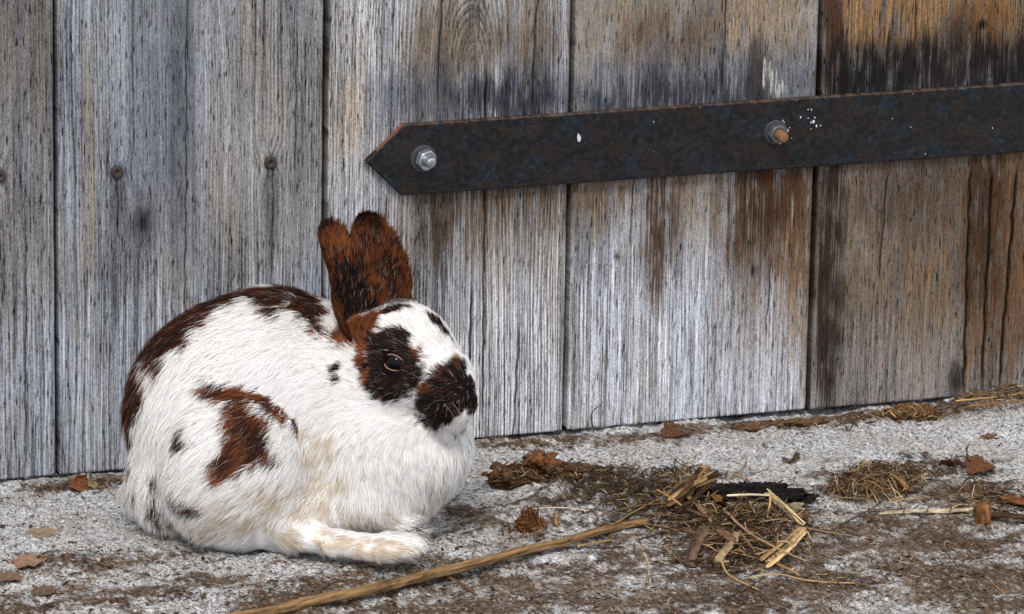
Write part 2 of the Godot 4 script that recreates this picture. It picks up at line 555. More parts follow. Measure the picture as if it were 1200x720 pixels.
func plank_mesh(l: float, r: float, k: int) -> ArrayMesh:
	var b := Buf.new()
	var seen := r > -650.0 and l < 650.0
	var us := PackedFloat32Array([l, l + 0.5, l + 1.2, l + 2.2])
	var step := 1.3 if seen else 24.0
	var u := l + 3.2
	while u < r - 2.6:
		us.append(u)
		u += step
	us.append_array(PackedFloat32Array([r - 2.2, r - 1.2, r - 0.5, r]))
	var vs := PackedFloat32Array()
	var v := 4.0
	var ragged := 2.5
	while v < 600.0:
		vs.append(v)
		v += (1.0 if v < 8.0 else 9.0) if seen else 60.0
	for w in [640.0, 800.0, 1200.0, 1700.0, 2100.0]:
		vs.append(w)
	var nu := us.size()
	var cup := nz.get_noise_1d(k * 17.3) * 1.2
	var sit := nz.get_noise_1d(k * 7.7 + 50.0) * 1.6 - 1.6
	for y in vs:
		var mine := []
		for c in cracks:
			var t: float = (y - c[3]) / (c[1] - c[3])
			if t > -0.02 and t < 1.02:
				var ends := clampf(minf(t, 1.0 - t) * 9.0 + 0.1, 0.0, 1.0)
				mine.append([lerpf(c[2], c[0], t) + 1.3 * nz.get_noise_2d(y * 0.03, c[0]), c[4] * (0.5 + 0.5 * ends), c[5] * ends])
		for x in us:
			var z := sit
			var e := minf(x - l, r - x)
			if e < 2.4:
				var q := 1.0 - e / 2.4
				z -= 2.0 * q * q
			var t := (x - l) / (r - l) * 2.0 - 1.0
			z += cup * (1.0 - t * t)
			if seen and y < 605.0:
				z += 1.1 * wood_relief(x, y)
				for c in mine:
					var dx: float = (x - c[0]) / c[1]
					if absf(dx) < 2.0:
						z -= c[2] * exp(-dx * dx)
			if y < 7.0:
				z -= 1.6 * (1.0 - (y - 4.0) / 3.0)
			var yy := y
			if y == vs[0]:
				yy += ragged * nz.get_noise_1d(x * 0.06 + k * 3.0) + 2.0
			b.v.append(Vector3(x, yy, z) * 0.001)
	for j in vs.size() - 1:
		for i in nu - 1:
			var a := j * nu + i
			b.quad(a, a + nu, a + nu + 1, a + 1)
	# the sides, ends and back
	var loop := PackedInt32Array()
	for i in nu:
		loop.append(i)
	for j in range(1, vs.size()):
		loop.append(j * nu + nu - 1)
	for i in range(nu - 2, -1, -1):
		loop.append((vs.size() - 1) * nu + i)
	for j in range(vs.size() - 2, 0, -1):
		loop.append(j * nu)
	var s0 := b.v.size()
	for q in loop:
		var p := b.v[q]
		b.v.append(p)
		b.v.append(Vector3(p.x, p.y, -0.034))
	for q in loop.size():
		var a := s0 + q * 2
		var c := s0 + ((q + 1) % loop.size()) * 2
		b.quad(a, c, c + 1, a + 1)
	var f := b.v.size()
	for q in [[l, 6.0], [r, 6.0], [r, 2100.0], [l, 2100.0]]:
		b.v.append(Vector3(q[0], q[1], -34.0) * 0.001)
	b.quad(f, f + 1, f + 2, f + 3)
	for p in b.v:
		b.uv.append(Vector2((p.x * 1000.0 - U0) / (TW * TEX), 1.0 - (p.y * 1000.0 - V0) / (TH * TEX)))
	return b.mesh()

# ---------------------------------------------------------------- the hinge
func build_hinge() -> void:
	var z1 := 0.0095
	var pts := PackedVector2Array()
	for q in [[429, 190], [471, 229.5], [1290, 172], [1290, 92], [474, 146.5]]:
		var p := on_wall(q[0], q[1], z1)
		pts.append(Vector2(p.x, p.y))
	var b := flat_prism(pts, 0.0012, z1, 0.0011)
	var w := 1536
	var h := 192
	var lo := on_wall(429, 229, z1)
	var img := PackedByteArray()
	img.resize(w * h * 3)
	var rgh := PackedByteArray()
	rgh.resize(w * h)
	var n1 := FastNoiseLite.new()
	n1.frequency = 0.012
	n1.fractal_octaves = 4
	n1.seed = 21
	var n2 := FastNoiseLite.new()
	n2.frequency = 0.06
	n2.fractal_octaves = 4
	n2.seed = 22
	var n3 := FastNoiseLite.new()
	n3.frequency = 0.5
	n3.fractal_octaves = 2
	n3.seed = 23
	var scale := 0.0006
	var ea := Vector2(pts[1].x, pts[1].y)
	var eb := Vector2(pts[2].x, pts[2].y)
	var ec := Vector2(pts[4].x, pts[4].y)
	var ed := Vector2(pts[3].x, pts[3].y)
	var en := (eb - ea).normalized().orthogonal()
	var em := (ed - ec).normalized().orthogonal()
	for y in h:
		for x in w:
			var a := n1.get_noise_2d(x, y * 1.2)
			var q := n2.get_noise_2d(x, y)
			var g := n3.get_noise_2d(x, y)
			var col := srgb(21, 22, 25).lerp(srgb(20, 33, 46), clampf(a * 2.4 + q * 0.3, 0.0, 0.85))
			var rust := clampf((n1.get_noise_2d(x + 700, y * 1.2) * 1.8 + q * 0.9 + g * 0.9 + 0.25 * (y / 192.0) - 0.28) * 2.2, 0.0, 1.0)
			col = col.lerp(srgb(44, 32, 26), rust * 0.65)
			var deep := clampf((n2.get_noise_2d(x + 300, y + 90) + g * 0.7 - 0.36) * 4.0, 0.0, 1.0)
			col = col.lerp(srgb(78, 48, 33), deep * 0.45)
			var k := 0.9 + g * 0.4 + q * 0.4
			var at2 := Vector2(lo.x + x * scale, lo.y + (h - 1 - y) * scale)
			var edge_highlight := 0.0019 + 0.0016 * q + 0.0014 * g - minf(absf((at2 - ea).dot(en)), absf((at2 - ec).dot(em)))  # brown highlight painted into the colour along the strap's worn edges
			if edge_highlight > 0.0:
				col = col.lerp(srgb(86, 68, 56), clampf(edge_highlight * 900.0, 0.0, 0.8))
			if g > 0.52 and a > 0.1:
				col = col.lerp(srgb(110, 104, 98), (g - 0.52) * 3.0)
			var i := y * w + x
			img[i * 3] = int(clampf(col.r * k, 0.0, 1.0) * 255.0)
			img[i * 3 + 1] = int(clampf(col.g * k, 0.0, 1.0) * 255.0)
			img[i * 3 + 2] = int(clampf(col.b * k, 0.0, 1.0) * 255.0)
			rgh[i] = int(clampf(0.5 + rust * 0.3 + q * 0.3 + g * 0.25, 0.2, 1.0) * 255.0)
	var m := StandardMaterial3D.new()
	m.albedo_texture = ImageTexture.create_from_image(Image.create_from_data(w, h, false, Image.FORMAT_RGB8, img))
	m.roughness_texture = ImageTexture.create_from_image(Image.create_from_data(w, h, false, Image.FORMAT_L8, rgh))
	m.roughness = 1.0
	m.metallic = 0.25
	m.metallic_specular = 0.4
	m.heightmap_enabled = true
	m.heightmap_texture = m.roughness_texture
	m.heightmap_scale = 0.05
	for k in b.uv.size():
		b.uv[k] = Vector2((b.v[k].x - lo.x) / (w * scale), 1.0 - (b.v[k].y - lo.y) / (h * scale))
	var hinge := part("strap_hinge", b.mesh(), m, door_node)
	hinge.set_meta("label", "long black rust-flecked strap hinge with a pointed end")
	# rust on the freshly cut slanting end
	var zinc := StandardMaterial3D.new()
	zinc.albedo_color = srgb(172, 178, 184)
	zinc.metallic = 0.85
	zinc.roughness = 0.36
	var dull := StandardMaterial3D.new()
	dull.albedo_color = srgb(104, 108, 112)
	dull.metallic = 0.7
	dull.roughness = 0.5
	var rusty := StandardMaterial3D.new()
	rusty.albedo_color = srgb(126, 88, 60)
	rusty.metallic = 0.2
	rusty.roughness = 0.7
	bolt(hinge, on_wall(496, 186, z1), zinc, zinc, 0.0122, 0.0064, 0.017, 14.0, 0.3)
	bolt(hinge, on_wall(909, 155, z1), dull, rusty, 0.0112, 0.0062, 0.021, 10.0, 0.1)
	var rim := StandardMaterial3D.new()
	rim.albedo_color = srgb(124, 70, 50)
	rim.roughness = 0.8
	rim.metallic = 0.2
	var e := Buf.new()
	var a0 := on_wall(430.5, 189.5, z1)
	var a1 := on_wall(474, 146.8, z1)
	var mid := (a0 + a1) * 0.5 + Vector3(-0.00018, 0.00018, -0.0044)
	box_buf(e, mid, Vector3((a1 - a0).length() * 0.985, 0.0006, 0.0062), Color.WHITE, Basis(Vector3(0, 0, 1), (a1 - a0).angle_to(Vector3.RIGHT)))
	part("rusty_cut_edge", e.mesh(), rim, hinge)
	var fl := Buf.new()
	rng.seed = 77
	for k in 40:
		var q := on_wall(rng.randf_range(450, 1200), 0.0, z1)
		var px := rng.randf_range(455, 1195)
		var top := 146.0 - 0.0667 * (px - 474.0)
		var py := top + rng.randf_range(4.0, 76.0)
		if k < 10:
			px = 947.0 + rng.randfn(0.0, 4.0) + k * 0.8
			py = 126.0 + k * 2.0 + rng.randfn(0.0, 5.0)
		elif k < 22:
			px = 920.0 + rng.randfn(0.0, 4.0)
			py = 152.0 + rng.randfn(0.0, 10.0)
		q = on_wall(px, clampf(py, top + 3.0, top + 76.0), z1 + 0.0002)
		var r := rng.randf_range(0.0004, 0.0013)
		if k > 22:
			r *= 0.5
			if k > 30:
				q = on_wall(px, top + rng.randf_range(1.5, 5.0), z1 + 0.0002)
		if k == 30:
			q = on_wall(678, 162, z1 + 0.0002)
			r = 0.003
		var c := fl.v.size()
		fl.v.append(q + Vector3(0, 0, 0.0005))
		for s in 7:
			fl.v.append(q + Vector3(cos(-TAU * s / 7.0), sin(-TAU * s / 7.0) * 1.5, 0) * r * rng.randf_range(0.5, 1.3))
		for s in 7:
			fl.i.append_array(PackedInt32Array([c, c + 1 + s, c + 1 + (s + 1) % 7]))
	var white := StandardMaterial3D.new()
	white.albedo_color = srgb(190, 190, 186)
	white.roughness = 0.9
	part("white_flecks", fl.mesh(), white, hinge).set_meta("kind", "stuff")

func bolt(parent: Node, p: Vector3, nut_mat: Material, rod_mat: Material, nut_r: float, rod_r: float, out: float, turn: float, tilt: float) -> void:
	var w := Buf.new()
	lathe(w, [[0.002, 0.0016], [nut_r * 1.18, 0.0016], [nut_r * 1.25, 0.0010], [nut_r * 1.25, -0.001]], 32)
	var basis := Basis(Vector3.UP, tilt) * Basis(Vector3.RIGHT, 0.12)
	var wm := StandardMaterial3D.new()
	wm.albedo_color = srgb(66, 68, 72)
	wm.metallic = 0.6
	wm.roughness = 0.55
	var o := part("washer", w.mesh(), wm, parent)
	o.position = p
	var b := Buf.new()
	var h := 0.009
	var rings := [[rod_r * 0.9, h - 0.0008, 0], [nut_r * 0.8, h, 0], [nut_r * 0.9, h - 0.0002, 0], [nut_r, h - 0.0016, 1], [nut_r, 0.0014, 1]]
	for r in rings:
		for s in 36:
			var a := TAU * s / 36.0
			var rr: float = r[0]
			if r[2] == 1:
				var m := fposmod(a, TAU / 6.0) - TAU / 12.0
				rr = r[0] * cos(TAU / 12.0) / cos(m)
			b.v.append(Vector3(cos(a) * rr, sin(a) * rr, r[1]))
	for k in rings.size() - 1:
		for s in 36:
			var i0 := k * 36 + s
			var i1 := k * 36 + (s + 1) % 36
			b.quad(i0, i1, i1 + 36, i0 + 36)
	o = part("nut", b.mesh(), nut_mat, parent)
	o.position = p
	o.basis = basis * Basis(Vector3.BACK, deg_to_rad(turn))
	var t := Buf.new()
	var prof := [[0.0, out], [rod_r * 0.7, out], [rod_r * 0.86, out - 0.0009]]
	var z := out - 0.0014
	while z > 0.004:
		prof.append([rod_r * 0.98, z])
		prof.append([rod_r * 0.82, z - 0.0007])
		z -= 0.0014
	lathe(t, prof, 20)
	o = part("threaded_rod", t.mesh(), rod_mat, parent)
	o.position = p
	o.basis = basis

func build_barn() -> void:
	var o := thing("barn", "dark barn behind the plank door", "barn")
	var m := vmat(0.95)
	m.vertex_color_use_as_albedo = false
	m.albedo_color = srgb(84, 70, 58)
	for s in [[Vector3(-1.36, 1.05, -1.0), Vector3(0.06, 2.1, 1.9), "wall"], [Vector3(1.62, 1.05, -1.0), Vector3(0.06, 2.1, 1.9), "wall"], [Vector3(0.13, 1.05, -2.0), Vector3(3.04, 2.1, 0.06), "wall"], [Vector3(0.13, 2.16, -0.95), Vector3(3.1, 0.1, 2.2), "roof"]]:
		var b := Buf.new()
		box_buf(b, s[0], s[1])
		part(s[2], b.mesh(), m, o)

# ---------------------------------------------------------------- the ground
var patches := []
var mounds := []

func ground_y(x: float, z: float) -> float:
	var y := 0.004 * nz.get_noise_2d(x * 4.0, z * 4.0) + 0.0036 * nz.get_noise_2d(x * 17.0 + 9.0, z * 17.0) + 0.0016 * nz.get_noise_2d(x * 52.0, z * 52.0)
	for m in mounds:
		var dx: float = (x - m[0]) / m[2]
		var dz: float = (z - m[1]) / m[3]
		var q := dx * dx + dz * dz
		if q < 6.0:
			y += m[4] * exp(-q) * (1.0 + 0.9 * nz.get_noise_2d(x * 45.0, z * 45.0))
	return y

func dirt(x: float, z: float) -> float:
	var n := 0.55 * nz.get_noise_2d(x * 9.0, z * 15.0) + 0.5 * nz.get_noise_2d(x * 24.0 + z * 8.0, z * 34.0 + 4.0) + 0.4 * nz.get_noise_2d(x * 70.0 + z * 20.0, z * 60.0)
	var best := -1.0
	for p in patches:
		var dx: float = (x - p[0]) / p[2]
		var dz: float = (z - p[1]) / p[3]
		best = maxf(best, p[4] * (1.15 - sqrt(dx * dx + dz * dz)))
	n += 0.34 * nz.get_noise_2d(x * 190.0, z * 150.0)
	return clampf((best + n * 0.66 - 0.04) * 2.2, 0.0, 1.0)

func ellipse_on_ground(px: float, py: float, rx: float, ry: float) -> Array:
	var c := on_ground(px, py)
	var a := on_ground(px + rx, py)
	var b := on_ground(px, py + ry)
	return [c.x, c.z, (a - c).length(), (b - c).length()]

func put(px: float, py: float, lift := 0.0) -> Vector3:
	var p := on_ground(px, py)
	return Vector3(p.x, ground_y(p.x, p.z) + lift, p.z)

func put_seen(px: float, py: float, lift: float) -> Vector3:
	# the point of that pixel's ray that hangs lift metres over the ground
	var p := on_ground(px, py)
	for k in 3:
		p = on_ground(px, py, ground_y(p.x, p.z) + lift)
	return p

func build_ground() -> void:
	for p in [[720, 585, 100, 34, 1.0], [690, 566, 70, 16, 0.9], [860, 618, 120, 48, 1.0], [1020, 572, 75, 24, 0.85], [1150, 590, 90, 26, 0.8], [1060, 640, 170, 44, 0.72], [900, 695, 300, 40, 0.74], [1130, 680, 150, 60, 0.8],
		[340, 702, 150, 24, 0.62], [150, 666, 100, 18, 0.36], [30, 664, 60, 16, 0.42], [600, 690, 160, 36, 0.62], [510, 670, 110, 24, 0.6], [60, 708, 130, 20, 0.45], [560, 610, 70, 26, 0.5], [210, 692, 120, 16, 0.42],
		[90, 571, 90, 9, 0.9], [300, 548, 160, 9, 0.8], [620, 520, 90, 8, 0.8], [800, 506, 130, 7, 0.75], [1000, 489, 140, 7, 0.8], [1150, 476, 90, 10, 0.9], [1110, 550, 60, 14, 0.6], [400, 690, 60, 20, 0.5], [450, 640, 110, 20, 0.5], [600, 704, 760, 60, 0.44], [880, 640, 300, 50, 0.55]]:
		patches.append(ellipse_on_ground(p[0], p[1], p[2], p[3]) + [p[4]])
	for p in [[720, 585, 80, 26, 0.009], [690, 566, 50, 12, 0.006], [865, 614, 90, 34, 0.012], [1025, 572, 50, 14, 0.006], [1160, 588, 60, 18, 0.006], [1150, 474, 60, 8, 0.008]]:
		mounds.append(ellipse_on_ground(p[0], p[1], p[2], p[3]) + [p[4]])
	var xs := PackedFloat32Array([-60, -25, -10, -4, -2, -1.4, -1.1, -0.9])
	var x := -0.8
	while x < 0.82:
		xs.append(x)
		x += 0.0026
	xs.append_array(PackedFloat32Array([0.85, 0.95, 1.2, 1.6, 2.4, 4, 10, 25, 60]))
	var zs := PackedFloat32Array([-60, -20, -6, -2.5, -1, -0.4, -0.12])
	var z := -0.05
	while z < 1.12:
		zs.append(z)
		z += 0.0036
	zs.append_array(PackedFloat32Array([1.15, 1.25, 1.45, 1.8, 2.5, 4, 8, 20, 60]))
	var b := Buf.new()
	var nx := xs.size()
	rng.seed = 3
	for zz in zs:
		for xx in xs:
			var near := xx > -0.81 and xx < 0.83 and zz > -0.06 and zz < 1.13
			var d := dirt(xx, zz)
			var y := ground_y(xx, zz) if absf(xx) < 3.0 and absf(zz) < 3.0 else 0.0
			var wh := rng.randf()
			var grit := nz.get_noise_2d(xx * 130.0, zz * 100.0)
			if near:
				y += 0.0013 * grit + (wh - 0.5) * 0.0009 + d * 0.0012
			var br := 0.5 + 0.5 * nz.get_noise_2d(xx * 9.0 + 30.0, zz * 9.0)
			var pale := lin(200, 201, 203).lerp(lin(176, 174, 171), br)
			var brown := lin(78, 63, 52).lerp(lin(128, 112, 97), br * 0.8 + 0.3 * grit)
			pale = pale.lerp(lin(158, 149, 140), 0.55 * sstep(0.25, 0.55, zz) * clampf(0.5 + 1.4 * nz.get_noise_2d(xx * 21.0, zz * 33.0), 0.0, 1.0))
			for q in 3:
				var pq: Array = patches[q]
				var ex: float = (xx - pq[0]) / pq[2]
				var ez: float = (zz - pq[1]) / pq[3]
				if ex * ex + ez * ez < 1.3:
					brown = brown.lerp(lin(56, 45, 37), 0.75 * (1.0 - (ex * ex + ez * ez) / 1.3))
			if zz > 0.42:
				brown = brown.lerp(lin(84, 66, 58), 0.3 * br)
			var c := pale.lerp(brown, d)
			var k := 1.0 + 0.22 * (wh - 0.5) + 0.3 * grit
			if wh > 0.975:
				c = c.lerp(lin(200, 200, 198), 0.5)
			elif wh < 0.05:
				c = c.lerp(lin(48, 44, 42), 0.75)
			b.v.append(Vector3(xx, y, zz))
			b.c.append(Color(c.r * k, c.g * k, c.b * k))
			b.uv.append(Vector2(xx, zz) / 0.32)
	for j in zs.size() - 1:
		for i in nx - 1:
			var a := j * nx + i
			b.quad(a, a + 1, a + nx + 1, a + nx)
	# fine grit: one tile of granules and pits
	var f1 := FastNoiseLite.new()
	f1.noise_type = FastNoiseLite.TYPE_CELLULAR
	f1.cellular_return_type = FastNoiseLite.RETURN_CELL_VALUE
	f1.frequency = 0.16
	f1.seed = 8
	var f2 := FastNoiseLite.new()
	f2.frequency = 0.10
	f2.fractal_octaves = 4
	f2.seed = 9
	var f3 := FastNoiseLite.new()
	f3.noise_type = FastNoiseLite.TYPE_CELLULAR
	f3.cellular_return_type = FastNoiseLite.RETURN_DISTANCE
	f3.frequency = 0.07
	f3.seed = 10
	var sz := 768
	var d1 := seamless(f1, sz)
	var d2 := seamless(f2, sz)
	var d3 := seamless(f3, sz)
	var col := PackedByteArray()
	col.resize(sz * sz * 3)
	var hgt := PackedByteArray()
	hgt.resize(sz * sz)
	for i in sz * sz:
		var a := d1[i] / 255.0
		var q := d2[i] / 255.0
		var e := d3[i] / 255.0
		var t := 0.84 + (a - 0.5) * 0.24 + (q - 0.5) * 0.4
		var pit := clampf((0.36 - q) * 6.0, 0.0, 1.0)
		t *= 1.0 - 0.42 * pit
		var w := (a - 0.5) * 0.05
		col[i * 3] = int(clampf(t + w, 0.0, 1.0) * 255.0)
		col[i * 3 + 1] = int(clampf(t, 0.0, 1.0) * 255.0)
		col[i * 3 + 2] = int(clampf(t - w, 0.0, 1.0) * 255.0)
		hgt[i] = int(clampf(0.3 + (1.0 - e) * 0.3 + (q - 0.5) * 0.8 + (a - 0.5) * 0.25 - pit * 0.3, 0.0, 1.0) * 255.0)
	var m := vmat(0.95, 0.2)
	m.albedo_texture = ImageTexture.create_from_image(Image.create_from_data(sz, sz, false, Image.FORMAT_RGB8, col))
	m.heightmap_enabled = true
	m.heightmap_texture = ImageTexture.create_from_image(Image.create_from_data(sz, sz, false, Image.FORMAT_L8, hgt))
	m.heightmap_scale = 0.11
	var g := part("ground", b.mesh(), m, self)
	g.set_meta("kind", "structure")
	g.set_meta("label", "rough pale concrete ground stained with brown dirt")
	g.set_meta("category", "ground")
	scatter_grit()
	scatter_crumbs()
	scatter_chaff()

func seamless(f: FastNoiseLite, sz: int) -> PackedByteArray:
	var im := f.get_seamless_image(sz, sz, false, false, 0.12, true)
	im.convert(Image.FORMAT_L8)
	return im.get_data()

func pebble_mesh(sd: int) -> ArrayMesh:
	var b := Buf.new()
	var base := [Vector3(1, 0, 0), Vector3(-1, 0, 0), Vector3(0, 1, 0), Vector3(0, -1, 0), Vector3(0, 0, 1), Vector3(0, 0, -1), Vector3(0.7, 0.7, 0.3), Vector3(-0.6, 0.5, 0.6), Vector3(0.2, 0.5, -0.8), Vector3(-0.5, -0.4, -0.7), Vector3(0.6, -0.4, 0.6)]
	var r := RandomNumberGenerator.new()
	r.seed = sd
	var pts := PackedVector3Array()
	for p in base:
		pts.append(p * r.randf_range(0.7, 1.15) * Vector3(1, 0.62, 0.9))
	# hull by brute force
	for i in pts.size():
		for j in range(i + 1, pts.size()):
			for k in range(j + 1, pts.size()):
				var n := (pts[j] - pts[i]).cross(pts[k] - pts[i])
				var above := 0
				var below := 0
				for q in pts:
					var d := n.dot(q - pts[i])
					above += int(d > 1e-5)
					below += int(d < -1e-5)
				if above == 0 or below == 0:
					var f := b.v.size()
					b.v.append_array(PackedVector3Array([pts[i], pts[j], pts[k]]))
					var nn := (n if above == 0 else -n).normalized()
					b.n.append_array(PackedVector3Array([nn, nn, nn]))
					b.i.append_array(PackedInt32Array([f, f + 2, f + 1] if above == 0 else [f, f + 1, f + 2]))
	return b.mesh()

func multi(called: String, m: Mesh, mat: Material, where: Array, cols: PackedColorArray, parent: Node = self) -> MultiMeshInstance3D:
	var mm := MultiMesh.new()
	mm.transform_format = MultiMesh.TRANSFORM_3D
	mm.use_colors = true
	mm.mesh = m
	mm.instance_count = where.size()
	for k in where.size():
		mm.set_instance_transform(k, where[k])
		mm.set_instance_color(k, cols[k])
	var o := MultiMeshInstance3D.new()
	o.name = called
	o.multimesh = mm
	o.material_override = mat
	parent.add_child(o, true)
	o.set_meta("kind", "stuff")
	return o

func scatter_grit() -> void:
	rng.seed = 41
	var mat := vmat(0.9, 0.25)
	for kind in 3:
		var where := []
		var cols := PackedColorArray()
		for k in 6500:
			var px := rng.randf_range(-30, 1230)
			var base := 568.0 - 0.0875 * px
			var py := rng.randf_range(base + 3.0, 735.0)
			var p := put(px, py)
			var d := dirt(p.x, p.z)
			var r := 0.0007 + 0.0011 * pow(rng.randf(), 3.0) + (0.0016 if rng.randf() < 0.012 else 0.0)
			var c: Color
			var t := rng.randf()
			if d < 0.45:
				c = lin(178, 178, 178) if t < 0.55 else lin(132, 126, 120) if t < 0.85 else lin(90, 82, 74)
			else:
				c = lin(98, 80, 64) if t < 0.5 else lin(58, 46, 38) if t < 0.82 else lin(160, 152, 144)
			c *= rng.randf_range(0.75, 1.15)
			cols.append(c)
			where.append(Transform3D(Basis.from_euler(Vector3(rng.randf() * 0.6, rng.randf() * TAU, rng.randf() * 0.6)).scaled(Vector3.ONE * r * rng.randf_range(0.8, 1.3)), p + Vector3(0, r * 0.3, 0)))
		var o := multi("grit", pebble_mesh(100 + kind), mat, where, cols)
		o.name = numbered("grit")
		tag(o, ["tiny pale and dark grains strewn over the concrete ground", "small angular grains of grit lying on the ground", "fine crumbs of stone and soil on the ground"][kind], "grit")

func scatter_crumbs() -> void:
	rng.seed = 47
	var where := []
	var cols := PackedColorArray()
	for k in 9000:
		var px := rng.randf_range(-30, 1230)
		var py := rng.randf_range(571.0 - 0.0875 * px, 735.0)
		var p := put(px, py)
		var d := dirt(p.x, p.z)
		if rng.randf() > d * 0.9 + 0.06:
			continue
		var r := 0.0011 + 0.0026 * pow(rng.randf(), 2.5)
		cols.append((lin(78, 62, 50) if rng.randf() < 0.55 else lin(48, 39, 33) if rng.randf() < 0.7 else lin(128, 110, 92)) * rng.randf_range(0.7, 1.2))
		where.append(Transform3D(Basis.from_euler(Vector3(rng.randfn(0.0, 0.25), rng.randf() * TAU, rng.randfn(0.0, 0.25))) * Basis.from_scale(Vector3(r * rng.randf_range(1.0, 2.4), r * 0.5, r)), p + Vector3(0, r * 0.15, 0)))
	var o := multi("soil_crumbs", pebble_mesh(130), vmat(0.95, 0.2), where, cols)
	tag(o, "flat dark crumbs of soil and bark trodden over the stained ground", "soil")

func fibre_mesh(sd: int, bend: float) -> ArrayMesh:
	var b := Buf.new()
	var pts := PackedVector3Array()
	var rad := PackedFloat32Array()
	for k in 5:
		var t := k / 4.0
		pts.append(Vector3(t - 0.5, bend * (0.25 - (t - 0.5) * (t - 0.5)), bend * 0.6 * sin(t * 3.0 + sd)))
		rad.append(0.05 * (1.0 - 0.35 * absf(t - 0.4)))
	rod(b, pts, rad, 4, 0.45, Color(1, 1, 1), 0.2)
	return b.mesh()

func fibre_color(kind: float) -> Color:
	var t := rng.randf()
	if kind > 0.5:  # straw
		return (lin(166, 140, 102) if t < 0.35 else lin(128, 100, 68) if t < 0.7 else lin(190, 172, 138) if t < 0.8 else lin(80, 60, 44)) * rng.randf_range(0.7, 1.1)
	return (lin(80, 63, 50) if t < 0.45 else lin(52, 41, 34) if t < 0.8 else lin(122, 99, 74) if t < 0.95 else lin(186, 164, 128)) * rng.randf_range(0.7, 1.15)

func scatter_chaff() -> void:
	rng.seed = 52
	var mat := vmat(0.85, 0.25)
	# photo pixel ellipses, how many, how long, straw share, how high they lie
	var ar := [[720, 585, 95, 34, 900, 0.013, 0.25, 0.006], [690, 566, 60, 12, 260, 0.011, 0.25, 0.006], [800, 575, 40, 24, 260, 0.020, 0.75, 0.012], [860, 625, 105, 48, 1000, 0.018, 0.42, 0.012], [900, 640, 60, 30, 260, 0.026, 0.7, 0.014], [960, 680, 160, 30, 260, 0.016, 0.45, 0.002],
		[1030, 570, 60, 20, 620, 0.020, 0.7, 0.014], [1110, 556, 55, 18, 300, 0.012, 0.2, 0.004], [1165, 592, 60, 18, 320, 0.018, 0.45, 0.006], [1100, 660, 150, 55, 700, 0.010, 0.15, 0.001], [1180, 470, 60, 8, 200, 0.03, 0.8, 0.006], [1060, 486, 60, 7, 200, 0.018, 0.6, 0.006],
		[900, 497, 120, 6, 220, 0.014, 0.4, 0.004], [640, 518, 90, 6, 150, 0.011, 0.35, 0.003], [95, 574, 70, 7, 180, 0.012, 0.4, 0.004], [340, 700, 130, 22, 360, 0.010, 0.2, 0.001], [120, 665, 130, 24, 260, 0.010, 0.15, 0.001], [560, 690, 170, 34, 420, 0.010, 0.2, 0.001],
		[600, 600, 600, 140, 900, 0.007, 0.2, 0.0005], [480, 655, 120, 18, 160, 0.011, 0.3, 0.001], [760, 680, 120, 30, 200, 0.012, 0.3, 0.001]]
	for kind in 4:
		var where := []
		var cols := PackedColorArray()
		for a in ar:
			for k in int(a[4] / 4.0):
				var q := TAU * rng.randf()
				var rr := pow(rng.randf(), 0.62)
				var px: float = a[0] + a[2] * cos(q) * rr
				var py: float = a[1] + a[3] * sin(q) * rr
				if py < 573.0 - 0.0875 * px:
					continue
				var p := put(px, py, 0.0008 + a[7] * rng.randf() * (1.0 - rr * 0.7))
				var l: float = a[5] * rng.randf_range(0.35, 1.25)
				var th := minf(l, 0.016) * rng.randf_range(0.5, 1.3)
				var tilt := rng.randfn(0.0, 0.10 + a[7] * 22.0)
				var bs := Basis(Vector3.UP, rng.randf() * TAU) * Basis(Vector3.BACK, tilt) * Basis(Vector3.RIGHT, rng.randf() * TAU)
				where.append(Transform3D(bs * Basis.from_scale(Vector3(l, th, th)), p))
				cols.append(fibre_color(1.0 if rng.randf() < a[6] * 0.8 else 0.0) * 0.85)
		var o := multi("chaff", fibre_mesh(kind, [0.1, 0.35, -0.25, 0.6][kind]), mat, where, cols)
		o.name = numbered("chaff")
		tag(o, ["straight bits of chopped straw and bark fibre on the ground", "slightly bent bits of straw and fibre on the ground", "curled brown plant fibres scattered over the dirt", "strongly bent wisps of straw scattered over the dirt"][kind], "chaff")

# ---------------------------------------------------------------- the rabbit
const PR := 1.0 / 1120.0                     # metres per photo pixel where the rabbit sits
var rab_t: Transform3D
var pt := PackedInt32Array()
var pa := PackedVector3Array()
var pb := PackedVector3Array()
var pra := PackedFloat32Array()
var prb := PackedFloat32Array()
var pk := PackedFloat32Array()

func rl(px: float, py: float, lz: float) -> Vector3:
	# the rabbit's own axes: x along the body towards the nose, z out from its near flank
	var n := rab_t.basis.z
	var o := rab_t.origin + n * lz
	var d := ray(px, py)
	return rab_t.affine_inverse() * (cam_pos + d * ((o - cam_pos).dot(n) / d.dot(n)))

func ell(px: float, py: float, lz: float, rx: float, ry: float, rz: float, k: float) -> void:
	pt.append(1)
	pa.append(rl(px, py, lz))
	pb.append(Vector3(rx, ry, rz) * PR)
	pra.append(minf(rx, minf(ry, rz)) * PR)
	prb.append(maxf(rx, maxf(ry, rz)) * PR)
	pk.append(k)

func cap(a: Array, b: Array, k: float) -> void:
	pt.append(0)
	pa.append(rl(a[0], a[1], a[2]))
	pb.append(rl(b[0], b[1], b[2]))
	pra.append(a[3] * PR)
	prb.append(b[3] * PR)
	pk.append(k)

